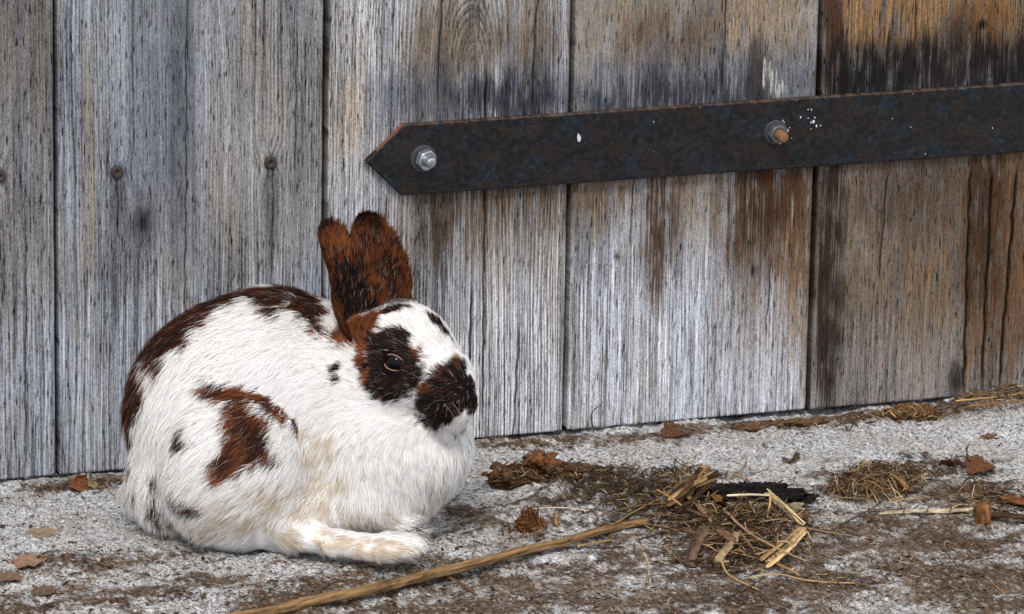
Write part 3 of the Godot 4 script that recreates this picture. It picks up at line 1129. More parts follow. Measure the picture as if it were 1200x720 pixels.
func sdf(p: Vector3) -> float:
	var d := 1e3
	for i in pt.size():
		var e: float
		if pt[i] == 0:
			var ba := pb[i] - pa[i]
			var q := p - pa[i]
			var h := clampf(q.dot(ba) / ba.length_squared(), 0.0, 1.0)
			e = (q - ba * h).length() - lerpf(pra[i], prb[i], h)
		else:
			var q := (p - pa[i]) / pb[i]
			var k0 := q.length()
			var k1 := (q / pb[i]).length()
			e = k0 * (k0 - 1.0) / maxf(k1, 1e-6)
		var k := pk[i]
		var h2 := maxf(k - absf(d - e), 0.0) / k
		d = minf(d, e) - h2 * h2 * k * 0.25
	return d

func grad(p: Vector3) -> Vector3:
	var e := 0.002
	return Vector3(sdf(p + Vector3(e, 0, 0)) - sdf(p - Vector3(e, 0, 0)), sdf(p + Vector3(0, e, 0)) - sdf(p - Vector3(0, e, 0)), sdf(p + Vector3(0, 0, e)) - sdf(p - Vector3(0, 0, e))).normalized()

func hit(px: float, py: float) -> Vector3:
	# where the skin lies under that pixel of the photograph; just beside the body: the nearest skin
	var o := rl(px, py, 0.3)
	var d := (rl(px, py, -0.3) - o).normalized()
	var t := 0.0
	var best := 1e3
	var at := o
	for k in 60:
		var p := o + d * t
		var s := sdf(p)
		if s < best:
			best = s
			at = p
		if s < 0.0006:
			break
		t += maxf(s * 0.9, 0.001)
		if t > 0.7:
			break
	return at

var marks := []   # centre, radius, colour number

func mark(px: float, py: float, r: float, kind: int) -> void:
	marks.append([hit(px, py), r * PR, kind])

var rt_v := PackedVector3Array()
var rt_n := PackedVector3Array()
var rt_i := PackedInt32Array()
var rt_tag := PackedInt32Array()             # per vertex: 0 body, 1 outside of an ear, 2 inside of an ear
var stripe := PackedVector3Array()
var head_c: Vector3
var nose_p: Vector3
var eye_p: Vector3
var ear_base := []

func build_rabbit() -> void:
	rab_t = Transform3D(Basis(Vector3.UP, -YAW), on_ground(345, 618))
	ell(258, 490, -0.01, 110, 126, 104, 0.03)
	ell(318, 464, -0.015, 116, 126, 104, 0.03)
	ell(385, 500, -0.01, 98, 116, 96, 0.03)
	ell(402, 452, -0.005, 72, 84, 74, 0.03)
	ell(345, 545, 0.0, 118, 86, 98, 0.03)
	ell(215, 572, 0.02, 60, 55, 60, 0.03)
	ell(172, 578, -0.02, 26, 26, 26, 0.02)
	ell(290, 520, -0.08, 85, 85, 50, 0.02)
	ell(450, 526, 0.02, 84, 82, 76, 0.03)
	ell(496, 520, 0.035, 49, 52, 54, 0.03)
	ell(428, 574, 0.03, 70, 48, 66, 0.03)
	ell(278, 551, 0.076, 86, 95, 60, 0.009)
	ell(345, 606, 0.075, 50, 44, 44, 0.02)
	cap([425, 430, 0.0, 58], [450, 500, 0.02, 72], 0.03)
	ell(458, 414, 0.035, 48, 46, 46, 0.02)
	ell(488, 410, 0.012, 42, 40, 40, 0.02)
	ell(472, 378, 0.008, 30, 20, 28, 0.015)
	cap([480, 408, 0.040, 43], [521, 450, 0.075, 33], 0.02)
	cap([520, 455, 0.075, 33], [529, 470, 0.082, 30], 0.012)
	ell(470, 446, 0.055, 42, 36, 36, 0.015)
	ell(502, 432, 0.01, 38, 36, 30, 0.015)
	cap([530, 494, 0.078, 15], [496, 490, 0.05, 25], 0.012)
	cap([345, 630, 0.112, 15], [452, 643, 0.146, 13], 0.016)
	cap([385, 641, 0.143, 10], [452, 648, 0.158, 11], 0.012)
	cap([452, 638, 0.138, 14], [482, 637, 0.132, 11], 0.004)
	cap([452, 641, 0.149, 15], [486, 642, 0.147, 11], 0.004)
	cap([446, 646, 0.161, 13], [478, 647, 0.163, 10], 0.004)
	cap([452, 598, 0.06, 24], [468, 619, 0.075, 14], 0.02)
	cap([468, 621, 0.077, 13], [482, 626, 0.082, 10], 0.01)
	cap([474, 590, 0.0, 22], [482, 609, 0.02, 12], 0.02)
	head_c = rl(470, 415, 0.035)
	nose_p = hit(553, 476)
	eye_p = hit(463, 426)
	net(0.0055)
	ear_base = [rl(420, 392, 0.045), rl(466, 372, 0.01)]
	ear([[424, 404, 0.028], [414, 350, 0.034], [404, 308, 0.034], [381, 264, 0.024]], Vector3(0.78, 0.08, 0.62), 1.22, false)
	ear([[462, 385, -0.004], [449, 335, -0.012], [441, 300, -0.016], [426, 253, -0.02]], Vector3(0.30, 0.05, 0.95), 0.95, true)
	for p in [[140, 525], [143, 480], [160, 440], [184, 406], [216, 375], [252, 350], [290, 338], [330, 338], [362, 347], [384, 362]]:
		stripe.append(rl(p[0], p[1], -0.02))
	# coat markings: 1 rust brown, 2 black brown, 3 cream, 4 orange brown, 0 white, 5 brown front paw with its shadow painted in
	for m in [[208, 394, 15, 2], [192, 416, 10, 2], [222, 380, 10, 2], [160, 480, 9, 2], [154, 510, 9, 2], [155, 538, 7, 2],
		[252, 455, 12, 1], [268, 460, 14, 1], [290, 462, 15, 1], [312, 470, 13, 1], [328, 482, 11, 1], [346, 492, 9, 2], [290, 485, 20, 1], [300, 505, 20, 1], [286, 525, 20, 1], [306, 492, 14, 1], [280, 500, 14, 1], [272, 543, 16, 1], [262, 552, 10, 4], [312, 520, 14, 1], [325, 534, 8, 2], [300, 535, 10, 1],
		[216, 505, 8, 2], [221, 513, 9, 2], [212, 516, 6, 2], [186, 560, 8, 2], [200, 572, 8, 2], [212, 584, 9, 2], [224, 590, 10, 2], [238, 594, 7, 2], [186, 600, 10, 2], [178, 585, 8, 2], [204, 610, 7, 2], [160, 572, 7, 2],
		[399, 432, 6, 2], [399, 442, 5, 2],
		[360, 505, 16, 3], [366, 530, 20, 3], [372, 560, 20, 3], [380, 590, 20, 3], [350, 600, 20, 3], [300, 610, 26, 3], [250, 620, 22, 3], [420, 600, 26, 3], [450, 605, 20, 3], [390, 520, 18, 3], [330, 630, 16, 3], [470, 642, 16, 3], [220, 625, 24, 3], [270, 600, 24, 3], [320, 580, 22, 3], [350, 570, 18, 3], [400, 560, 20, 3], [500, 585, 20, 3], [420, 640, 14, 3], [340, 640, 14, 3], [480, 620, 8, 5], [470, 361, 11, 7], [482, 363, 7, 7], [458, 362, 9, 7], [476, 646, 12, 3], [484, 640, 11, 3], [395, 640, 18, 3], [420, 643, 18, 3], [445, 642, 18, 3], [462, 645, 16, 3], [375, 632, 16, 3],
		[466, 364, 11, 7], [452, 368, 10, 1], [440, 374, 14, 4], [420, 398, 16, 4], [408, 396, 14, 1], [436, 385, 14, 1],
		[429, 408, 10, 4], [427, 424, 9, 1], [433, 440, 9, 4], [455, 462, 10, 2], [472, 463, 9, 2], [440, 450, 9, 2], [438, 430, 10, 2], [456, 410, 24, 2], [448, 428, 20, 2], [470, 420, 22, 2], [485, 428, 16, 2], [492, 442, 14, 2], [462, 446, 20, 2], [446, 452, 13, 2], [478, 452, 15, 2], [494, 420, 10, 1], [440, 400, 12, 2], [476, 400, 14, 2],
		[470, 376, 12, 0], [490, 384, 15, 0], [508, 396, 15, 0], [520, 412, 14, 0], [524, 424, 12, 0], [505, 385, 12, 0],
		[522, 390, 14, 7], [512, 379, 11, 7], [530, 402, 11, 7],
		[540, 438, 15, 2], [524, 446, 13, 2], [537, 429, 8, 1], [520, 440, 6, 1], [552, 450, 13, 2], [535, 456, 20, 2], [515, 464, 17, 2], [505, 478, 17, 2], [500, 490, 11, 2], [520, 482, 18, 2], [540, 474, 16, 2], [512, 492, 12, 2], [556, 470, 12, 2], [560, 484, 10, 2], [506, 456, 9, 1], [535, 488, 12, 2],
		[543, 493, 11, 8], [552, 492, 10, 8], [536, 502, 12, 8]]:
		mark(m[0], m[1], m[2] * (0.95 if m[3] == 1 and m[0] < 360 else 1.0), m[3])
	var b := Buf.new()
	b.v = rt_v
	b.i = rt_i
	b.normals()
	rt_n = b.n
	var kinds := PackedInt32Array()
	kinds.resize(rt_v.size())
	var base := PackedColorArray([lin(238, 237, 236), lin(104, 56, 34), lin(52, 33, 26), lin(206, 189, 164), lin(122, 73, 43), lin(66, 48, 40), lin(27, 21, 21)])
	b.c.resize(rt_v.size())
	for k in rt_v.size():
		kinds[k] = ear_kind[k] if ear_kind.has(k) else coat(rt_v[k], rt_tag[k], rt_n[k])
		b.c[k] = base[kinds[k]]
	var r := thing("rabbit", "white rabbit with brown and black patches crouching on the ground by the door", "rabbit")
	r.transform = rab_t
	var skin := vmat(0.9, 0.1)
	part("body", b.mesh(), skin, r)
	fur(r, kinds, base)
	eye(r)
	face(r)

func net(cell: float) -> void:
	var lo := Vector3(-0.215, -0.02, -0.17)
	var hi := Vector3(0.235, 0.32, 0.21)
	var n := Vector3i((hi - lo) / cell) + Vector3i.ONE
	var big := 4
	var val := PackedFloat32Array()
	val.resize((n.x + 1) * (n.y + 1) * (n.z + 1))
	val.fill(1.0)
	var sx := 1
	var sy := n.x + 1
	var sz := (n.x + 1) * (n.y + 1)
	var reach := cell * big * 0.9 + cell * 1.5
	for cz in range(0, n.z + 1, big):
		for cy in range(0, n.y + 1, big):
			for cx in range(0, n.x + 1, big):
				var mid := lo + (Vector3(cx, cy, cz) + Vector3.ONE * ((big - 1) * 0.5)) * cell
				var s := sdf(mid)
				var near := absf(s) < reach
				for z in range(cz, mini(cz + big, n.z + 1)):
					for y in range(cy, mini(cy + big, n.y + 1)):
						for x in range(cx, mini(cx + big, n.x + 1)):
							val[x + y * sy + z * sz] = sdf(lo + Vector3(x, y, z) * cell) if near else s
	var ids := {}
	var offs := [0, sx, sy, sx + sy, sz, sx + sz, sy + sz, sx + sy + sz]
	var cor := [Vector3(0, 0, 0), Vector3(1, 0, 0), Vector3(0, 1, 0), Vector3(1, 1, 0), Vector3(0, 0, 1), Vector3(1, 0, 1), Vector3(0, 1, 1), Vector3(1, 1, 1)]
	var edges := [[0, 1], [2, 3], [4, 5], [6, 7], [0, 2], [1, 3], [4, 6], [5, 7], [0, 4], [1, 5], [2, 6], [3, 7]]
	for z in n.z:
		for y in n.y:
			for x in n.x:
				var i := x + y * sy + z * sz
				var neg := 0
				for o in offs:
					if val[i + o] < 0.0:
						neg += 1
				if neg == 0 or neg == 8:
					continue
				var sum := Vector3.ZERO
				var cnt := 0
				for e in edges:
					var va := val[i + offs[e[0]]]
					var vb := val[i + offs[e[1]]]
					if (va < 0.0) != (vb < 0.0):
						var t := va / (va - vb)
						sum += (cor[e[0]] as Vector3).lerp(cor[e[1]], t)
						cnt += 1
				ids[i] = rt_v.size()
				rt_v.append(lo + (Vector3(x, y, z) + sum / cnt) * cell)
				rt_tag.append(0)
	for i in ids:
		var x: int = i % sy
		var y: int = (i / sy) % (n.y + 1)
		var z: int = i / sz
		var v0 := val[i]
		for ax in 3:
			var st: int = [sx, sy, sz][ax]
			var v1 := val[i + st]
			if (v0 < 0.0) == (v1 < 0.0):
				continue
			var u: int = [sy, sz, sx][ax]
			var w: int = [sz, sx, sy][ax]
			if not (ids.has(i - u) and ids.has(i - w) and ids.has(i - u - w)):
				continue
			var q := [ids[i], ids[i - u], ids[i - u - w], ids[i - w]]
			if v0 < 0.0:
				rt_i.append_array(PackedInt32Array([q[0], q[2], q[1], q[0], q[3], q[2]]))
			else:
				rt_i.append_array(PackedInt32Array([q[0], q[1], q[2], q[0], q[2], q[3]]))

var ear_kind := {}

func ear(ctrl: Array, open: Vector3, size: float, far: bool) -> void:
	var cp := []
	for c in ctrl:
		cp.append(rl(c[0], c[1], c[2]))
	var ns := 26
	var nt := 17
	var sp := curve_pts(cp, ns)
	var outer := []
	var ins := []
	for s in ns:
		var t := s / (ns - 1.0)
		var w := 34.0 * PR * size
		w *= lerpf(0.62, 1.0, sstep(0.0, 0.42, t)) * sqrt(maxf(1.0 - pow(t, 3.2 if far else 1.9), 0.012))
		var th := lerpf(1.55, 0.85, t)
		var tan := (sp[mini(s + 1, ns - 1)] - sp[maxi(s - 1, 0)]).normalized()
		var bb := (open - tan * open.dot(tan)).normalized()
		var aa := tan.cross(bb).normalized()
		var rr := w / sin(minf(th, 1.5))
		for k in nt:
			var q := (k / (nt - 1.0) * 2.0 - 1.0)
			var a := q * th
			var dir := aa * sin(a) - bb * cos(a)
			var p := sp[s] + bb * rr * 0.55 + dir * rr
			var wob := 0.0012 * nz.get_noise_3dv(p * 60.0)
			var thick := 0.0024 * (1.0 - 0.6 * q * q) * (1.0 - 0.5 * t)
			outer.append(p + dir * (thick * 0.5 + wob))
			ins.append(p - dir * (thick * 0.5 - wob))
	var s0 := rt_v.size()
	for p in outer:
		rt_v.append(p)
		rt_tag.append(1)
	for p in ins:
		rt_v.append(p)
		rt_tag.append(2)
	for k in ns * nt:
		var t := (k / nt) / (ns - 1.0)
		var q := (k % nt) / (nt - 1.0) * 2.0 - 1.0
		var w := nz.get_noise_3dv(outer[k] * 70.0) * 0.5 + nz.get_noise_3dv(outer[k] * 200.0) * 0.3
		w += rng.randfn(0.0, 0.16)
		ear_kind[s0 + k] = (2 if t > 0.93 or w < -0.3 else 4 if w > 0.34 else 1)
		var inner := 1
		if far:
			inner = 2 if w < 0.0 or t > 0.94 or (absf(q) < 0.3 + w * 0.5 and t < 0.5 + w * 0.4) else 4 if absf(q) > 0.6 + w * 0.9 and t < 0.85 else 1
		else:
			inner = 6 if absf(q) < 0.7 + w * 0.5 and t < 0.6 + w * 0.5 else 4 if w > 0.02 and t > 0.3 and t < 0.88 else 1 if w > -0.2 else 2
			if t > 0.93:
				inner = 2
		ear_kind[s0 + ns * nt + k] = inner
	var m := ns * nt
	for s in ns - 1:
		for k in nt - 1:
			var a := s0 + s * nt + k
			var qs := [[a, a + nt, a + nt + 1, a + 1], [a + m, a + m + 1, a + m + nt + 1, a + m + nt]]
			for q in qs:
				rt_i.append_array(PackedInt32Array([q[0], q[2], q[1], q[0], q[3], q[2]]))
		for k in [0, nt - 1]:
			var a: int = s0 + s * nt + k
			var q := [a, a + m, a + m + nt, a + nt]
			if k == 0:
				rt_i.append_array(PackedInt32Array([q[0], q[2], q[1], q[0], q[3], q[2]]))
			else:
				rt_i.append_array(PackedInt32Array([q[0], q[1], q[2], q[0], q[2], q[3]]))
	for k in nt - 1:
		var a := s0 + (ns - 1) * nt + k
		rt_i.append_array(PackedInt32Array([a, a + m + 1, a + 1, a, a + m, a + m + 1]))

func coat(p: Vector3, tagged: int, n: Vector3) -> int:
	var w := nz.get_noise_3dv(p * 55.0) * 0.30 + nz.get_noise_3dv(p * 150.0) * 0.26
	var kind := 0
	var best := 1.0
	if p.distance_to(ear_base[0]) < 0.020 + w * 0.014:
		return 4 if w > 0.05 else 1 if w > -0.15 else 6
	if p.distance_to(ear_base[1]) < 0.019 + w * 0.014:
		return 6 if w < 0.1 else 1
	for m in marks:
		var d: float = p.distance_to(m[0]) / m[1] + w * 0.6
		if m[2] == 3:
			d += 0.35 + w * 1.2
		if m[2] >= 7:
			if d < 1.0:
				return 6 if m[2] == 7 else 0
			continue
		if d < 1.0 and (d < best or m[2] == 0 and d < 0.8):
			best = d * (0.6 if m[2] == 0 else 1.0)
			kind = m[2]
	if kind == 0 and best == 1.0 and p.z < 0.045:
		for k in stripe.size() - 1:
			var a := stripe[k]
			var ba := stripe[k + 1] - a
			var q := p - a
			q.z = 0.0
			ba.z = 0.0
			var h := clampf(q.dot(ba) / ba.length_squared(), 0.0, 1.0)
			var wide := 0.0125 * clampf(0.75 + 1.3 * nz.get_noise_3dv(p * 22.0), 0.15, 1.2)
			if (q - ba * h).length() < (wide + w * 0.014):
				return 2 if w < 0.2 else 1
	if kind == 1 and p.x < 0.0 and nz.get_noise_3dv(p * 45.0 + Vector3(3, 0, 0)) > 0.12:
		return 2
	if kind == 2 and p.distance_to(head_c) < 0.105:
		return 6
	return kind

func fur_flow(p: Vector3, tagged: int, n: Vector3) -> Vector3:
	if tagged > 0:
		return Vector3(-0.25, 1.0, 0.0) if tagged == 1 else Vector3(0.15, 1.0, 0.3)
	var eb := minf(p.distance_to(ear_base[0]), p.distance_to(ear_base[1]))
	var hd := p.distance_to(head_c)
	var body: Vector3
	var t := sstep(0.0, 0.09, p.x)
	body = Vector3(-0.9, -0.62, 0.1).lerp(Vector3(0.05, -1.0, 0.1), t)
	if p.x < -0.08:
		body = body.lerp(Vector3(-0.35, -1.0, 0.1), sstep(-0.08, -0.16, p.x))
	if p.y < 0.055 and p.z > 0.08 and p.x > -0.03:
		body = body.lerp(Vector3(1.0, -0.12, 0.05), sstep(0.055, 0.035, p.y))
	var head := (p - nose_p).normalized() + Vector3(0, -0.35, 0)
	var f := head.lerp(body, sstep(0.075, 0.12, hd))
	return f.normalized().lerp(Vector3(-0.25, 1.0, 0.0), 0.85 * sstep(0.034, 0.012, eb))

func fur(parent: Node, kinds: PackedInt32Array, base: PackedColorArray) -> void:
	rng.seed = 303
	var total := 0.0
	var cum := PackedFloat32Array()
	var nt := rt_i.size() / 3
	cum.resize(nt)
	var head_w := PackedFloat32Array()
	head_w.resize(nt)
	for k in nt:
		var a := rt_v[rt_i[k * 3]]
		var ar := (rt_v[rt_i[k * 3 + 1]] - a).cross(rt_v[rt_i[k * 3 + 2]] - a).length()
		var hd := a.distance_to(head_c)
		var w := 1.0 + 2.6 * sstep(0.13, 0.08, hd)
		if rt_tag[rt_i[k * 3]] > 0:
			w = 6.0
		if a.z < -0.05:
			w *= 0.35
		if a.y < 0.004:
			w = 0.0
		total += ar * w
		cum[k] = total
	var count := 430000
	var b := Buf.new()
	b.v.resize(count * 7)
	b.n.resize(count * 7)
	b.c.resize(count * 7)
	b.i.resize(count * 15)
	var made := 0
	var tri := 0
	for h in count:
		var goal := total * (h + rng.randf()) / count
		while tri < nt - 1 and cum[tri] < goal:
			tri += 1
		var ia := rt_i[tri * 3]
		var ib := rt_i[tri * 3 + 1]
		var ic := rt_i[tri * 3 + 2]
		var r1 := sqrt(rng.randf())
		var r2 := rng.randf()
		var wa := 1.0 - r1
		var wb := r1 * (1.0 - r2)
		var wc := r1 * r2
		var p := rt_v[ia] * wa + rt_v[ib] * wb + rt_v[ic] * wc
		var n := (rt_n[ia] * wa + rt_n[ib] * wb + rt_n[ic] * wc).normalized()
		var pick := rng.randf()
		var iv := ia if pick < wa else ib if pick < wa + wb else ic
		var kind := kinds[iv]
		var tg := rt_tag[iv]
		var hd := p.distance_to(head_c)
		if p.distance_to(eye_p) < 0.0135:
			continue
		var len := lerpf(0.0115, 0.021, sstep(0.06, 0.12, hd))
		if p.distance_to(nose_p) < 0.035:
			len = 0.005
		if tg == 1:
			len = 0.006
		elif tg == 2:
			len = 0.0125
		elif p.y < 0.045 and p.z > 0.10 and p.x > 0.0:
			len = 0.0105
		elif minf(p.distance_to(ear_base[0]), p.distance_to(ear_base[1])) < 0.026:
			len = 0.017
		len *= rng.randf_range(0.55, 1.2)
		if p.y < 0.02:
			len *= 0.6
		var fl := fur_flow(p, tg, n)
		# tufts: hairs of one clump lean together
		var cl := Vector3(nz.get_noise_3dv(p * 95.0), nz.get_noise_3dv(p * 95.0 + Vector3(40, 0, 0)), nz.get_noise_3dv(p * 95.0 + Vector3(0, 70, 0)))
		var jit := Vector3(rng.randf() - 0.5, rng.randf() - 0.5, rng.randf() - 0.5)
		fl = fl.normalized() + cl * 0.55 + jit * 0.34
		fl -= n * fl.dot(n)
		fl = fl.normalized()
		var lift := 0.46 + cl.x * 0.3 + jit.y * 0.4
		if tg > 0:
			lift = 0.42 + jit.y * 0.4
		var d0 := (fl + n * lift).normalized()
		var d1 := (fl + n * (lift * 0.25) + Vector3(0, -0.12, 0)).normalized()
		var side := d0.cross(n).normalized()
		side = (side + n * (rng.randf() - 0.5) * 1.3).normalized()
		var wd := (0.00019 if hd > 0.1 else 0.00016) * rng.randf_range(0.7, 1.3)
		if tg > 0:
			wd = 0.00018
		var rn := side.cross(d0).normalized()
		if rn.dot(n) < 0.0:
			rn = -rn
			side = -side
		var nn := (n * 0.85 + rn * 0.3).normalized()
		var c := base[kind]
		var br := rng.randf_range(0.82, 1.1)
		if kind == 0:
			br = rng.randf_range(0.94, 1.04)
			if rng.randf() < 0.05 and nz.get_noise_3dv(p * 14.0) > 0.0:
				c = base[3]
		elif kind == 1:
			br = rng.randf_range(0.6, 1.25)
			if rng.randf() < 0.24:
				c = base[4] * 1.35
			elif rng.randf() < 0.2:
				c = base[2]
		elif kind == 2:
			br = rng.randf_range(0.5, 1.3)
			if rng.randf() < 0.05:
				c = lin(160, 148, 138)
			elif rng.randf() < 0.12:
				c = base[1]
		elif kind == 6:
			br = rng.randf_range(0.5, 1.5)
			if rng.randf() < 0.035:
				c = lin(150, 140, 134)
			elif rng.randf() < 0.07:
				c = base[1]
		elif kind == 3:
			c = base[3].lerp(base[0], rng.randf() * 0.6)
		elif kind == 4:
			br = rng.randf_range(0.6, 1.6)
		c = Color(c.r * br, c.g * br, c.b * br)
		var a := p - n * 0.0008
		var m1 := a + d0 * len * 0.4
		var m2 := m1 + d1 * len * 0.35
		var tip := m2 + (d1 + Vector3(0, -0.15, 0)) * len * 0.28
		var q := made * 7
		side = -side  # front faces run clockwise
		b.v[q] = a - side * wd
		b.v[q + 1] = a + side * wd
		b.v[q + 2] = m1 - side * wd
		b.v[q + 3] = m1 + side * wd
		b.v[q + 4] = m2 - side * wd * 0.7
		b.v[q + 5] = m2 + side * wd * 0.7
		b.v[q + 6] = tip
		for k in 7:
			b.n[q + k] = nn
			b.c[q + k] = c
		var w := made * 15
		b.i[w] = q
		b.i[w + 1] = q + 1
		b.i[w + 2] = q + 3
		b.i[w + 3] = q
		b.i[w + 4] = q + 3
		b.i[w + 5] = q + 2
		b.i[w + 6] = q + 2
		b.i[w + 7] = q + 3
		b.i[w + 8] = q + 5
		b.i[w + 9] = q + 2
		b.i[w + 10] = q + 5
		b.i[w + 11] = q + 4
		b.i[w + 12] = q + 4
		b.i[w + 13] = q + 5
		b.i[w + 14] = q + 6
		made += 1
	b.v.resize(made * 7)
	b.n.resize(made * 7)
	b.c.resize(made * 7)
	b.i.resize(made * 15)
	var m := vmat(0.65, 0.25)
	m.backlight_enabled = true
	m.backlight = Color(0.6, 0.6, 0.6)
	part("fur", b.mesh(), m, parent).set_meta("kind", "stuff")

func eye(parent: Node) -> void:
	var n := (grad(eye_p) + Vector3(0.0, 0.0, 0.35)).normalized()
	var rt := Vector3(0.94, -0.34, 0.0)
	rt = (rt - n * rt.dot(n)).normalized()
	var up := n.cross(rt)
	var r := 0.0132
	var c := eye_p - n * (r - 0.0038)
	var b := Buf.new()
	for j in 17:
		var th := PI * 0.62 * j / 16.0
		for k in 28:
			var a := TAU * k / 28.0
			b.v.append(c + (n * cos(th) + (rt * cos(a) + up * sin(a)) * sin(th)) * r)
			b.c.append(lin(8, 6, 6) if th < 0.5 else lin(26, 17, 13) if th < 0.8 else lin(16, 11, 10))
	for j in 16:
		for k in 28:
			var a := j * 28 + k
			var d := j * 28 + (k + 1) % 28
			b.quad(a, d, d + 28, a + 28)
	var m := vmat(0.06, 0.27)
	var e := part("eye", b.mesh(), m, parent)
	var l := Buf.new()
	var pts := PackedVector3Array()
	var rad := PackedFloat32Array()
	for k in 37:
		var a := TAU * k / 36.0
		var x := cos(a) * 0.0122
		var y := sin(a) * 0.0076 * (1.0 - 0.25 * cos(a))
		if cos(a) > 0.9:
			x += 0.0022
		var z := sqrt(maxf(0.0136 * 0.0136 - x * x - y * y, 0.0))
		pts.append(c + rt * x + up * y + n * z)
		rad.append(0.00075)
	rod(l, pts, rad, 7, 1.0, lin(128, 100, 86), 0.1)
	part("eyelid", l.mesh(), vmat(0.5, 0.4), e)
	# lids of skin between the ring and the fur
	var s := Buf.new()
	for ring in 3:
		for k in 36:
			var a := TAU * k / 36.0
			var g := 1.0 + ring * 0.22
			var x := cos(a) * 0.0122 * g
			var y := sin(a) * 0.0076 * (1.0 - 0.25 * cos(a)) * (1.0 + ring * 0.36)
			var z := sqrt(maxf(0.0138 * 0.0138 - minf(x * x + y * y, 0.00016), 0.0)) - ring * 0.0016
			s.v.append(c + rt * x + up * y + n * z)
			s.c.append(lin(44, 30, 26))
	for ring in 2:
		for k in 36:
			var a := ring * 36 + k
			var d := ring * 36 + (k + 1) % 36
			s.quad(a, d, d + 36, a + 36)
	part("eyelid", s.mesh(), vmat(0.8, 0.2), e)

func face(parent: Node) -> void:
	rng.seed = 91
	var w := Buf.new()
	for k in 7:
		var p := hit(rng.randf_range(512, 548), rng.randf_range(466, 490))
		var dir := Vector3(rng.randf_range(-0.5, 0.7), rng.randf_range(-0.75, 0.1), rng.randf_range(0.3, 1.0)).normalized()
		var len := rng.randf_range(0.025, 0.05)
		var mid := p + dir * len * 0.5
		rod(w, curve_pts([p, mid + Vector3(0, 0.002, 0), p + dir * len + Vector3(0, -0.008, 0)], 6), PackedFloat32Array([0.00016, 0.00015, 0.00013, 0.0001, 0.00008, 0.00005]), 3, 1.0, lin(150, 142, 136) if k % 3 else lin(60, 50, 44), 0.0)
	part("whiskers", w.mesh(), vmat(0.5, 0.4), parent).set_meta("kind", "stuff")
	var nb := Buf.new()
	var n := grad(nose_p)
	for s in [-1.0, 1.0]:
		var a := hit(553 + s * 4.0, 474)
		rod(nb, curve_pts([a + n * 0.002 + Vector3(0, 0.002, 0), a + n * 0.0026, hit(553, 484) + n * 0.002], 7), PackedFloat32Array([0.0007, 0.0012, 0.0014, 0.0013, 0.0011, 0.001, 0.0008]), 6, 0.7, lin(38, 24, 22), 0.1)
	part("nose", nb.mesh(), vmat(0.5, 0.4), parent)

# ---------------------------------------------------------------- things lying on the ground
var debris_mat: StandardMaterial3D

func lump(b: Buf, c: Vector3, r: Vector3, amp: float, freq: float, c0: Color, c1: Color, basis := Basis(), res := 34, sd := 0.0) -> void:
	# a crumbly lump: a ball pulled in and out by layered noise, fibrous along its own x axis
	var start := b.v.size()
	for j in res + 1:
		var th := PI * j / res
		for k in res * 2:
			var a := TAU * k / (res * 2.0)
			var d := Vector3(sin(th) * cos(a), cos(th), sin(th) * sin(a))
			var q := d * Vector3(freq * 1.1, freq, freq) + Vector3(sd, sd * 0.7, 0)
			var n1 := nz.get_noise_3dv(q * 0.5)
			var n2 := nz.get_noise_3dv(q * 1.4 + Vector3(9, 0, 0))
			var n3 := nz.get_noise_3dv(q * 3.6)
			var s := 1.0 + amp * (n1 * 0.7 + n2 * 0.55 + n3 * 0.45)
			b.v.append(c + basis * (d * s * r))
			var t := clampf(0.5 + n3 * 0.7 + n2 * 0.4, 0.0, 1.0)
			var g := 1.0 + 0.5 * nz.get_noise_3dv(q * 7.0)
			var col := c0.lerp(c1, t)
			b.c.append(Color(col.r * g, col.g * g, col.b * g))
	var w := res * 2
	for j in res:
		for k in w:
			var p := start + j * w + k
			var q := start + j * w + (k + 1) % w
			b.quad(p, q, q + w, p + w)

func bristle(parent: Node, c: Vector3, r: Vector3, count: int, len: float, straw: float, sd: int, basis := Basis(), along := 0.0) -> void:
	rng.seed = sd
	var b := Buf.new()
	for k in count:
		var d := Vector3(rng.randfn(), absf(rng.randfn()) * 0.9 - 0.1, rng.randfn()).normalized()
		var p := c + basis * (d * r * rng.randf_range(0.85, 1.02))
		var t := Vector3(rng.randfn() * (1.0 + along * 3.0), rng.randfn() * 0.6, rng.randfn())
		t = basis * (t - d * t.dot(d) * 0.75).normalized()
		var l := len * rng.randf_range(0.35, 1.3)
		var w := 0.0005 * rng.randf_range(0.6, 1.7)
		var up := basis * d
		rod(b, PackedVector3Array([p - t * l * 0.5, p + up * l * 0.10, p + t * l * 0.5 + up * l * rng.randf_range(-0.1, 0.15)]), PackedFloat32Array([w * 0.7, w, w * 0.5]), 4, 0.6, fibre_color(1.0 if rng.randf() < straw else 0.0), 0.2)
	part("fibres", b.mesh(), debris_mat, parent).set_meta("kind", "stuff")

# a stalk laid through photo pixels: [px, py, lift in mm], radii in mm at both ends
func stalk(b: Buf, ctrl: Array, r0: float, r1: float, col: Color, flat := 1.0, n := 14, rough := 0.12, sides := 10) -> void:
	var c := []
	for q in ctrl:
		c.append(put_seen(q[0], q[1], q[2] * 0.001))
	var pts := curve_pts(c, n)
	var rad := PackedFloat32Array()
	for k in n:
		rad.append(lerpf(r0, r1, k / (n - 1.0)) * 0.001 * (1.0 if k > 0 and k < n - 1 else 0.7))
	rod(b, pts, rad, sides, flat, col, 0.42, rough)

func stalk_thing(called: String, label: String, cat: String, ctrl: Array, r0: float, r1: float, col: Color, flat := 1.0, group := "", rough := 0.12) -> void:
	var b := Buf.new()
	stalk(b, ctrl, r0, r1, col, flat, 16, rough)
	var o := part(called, b.mesh(), debris_mat, self)
	tag(o, label, cat, group)

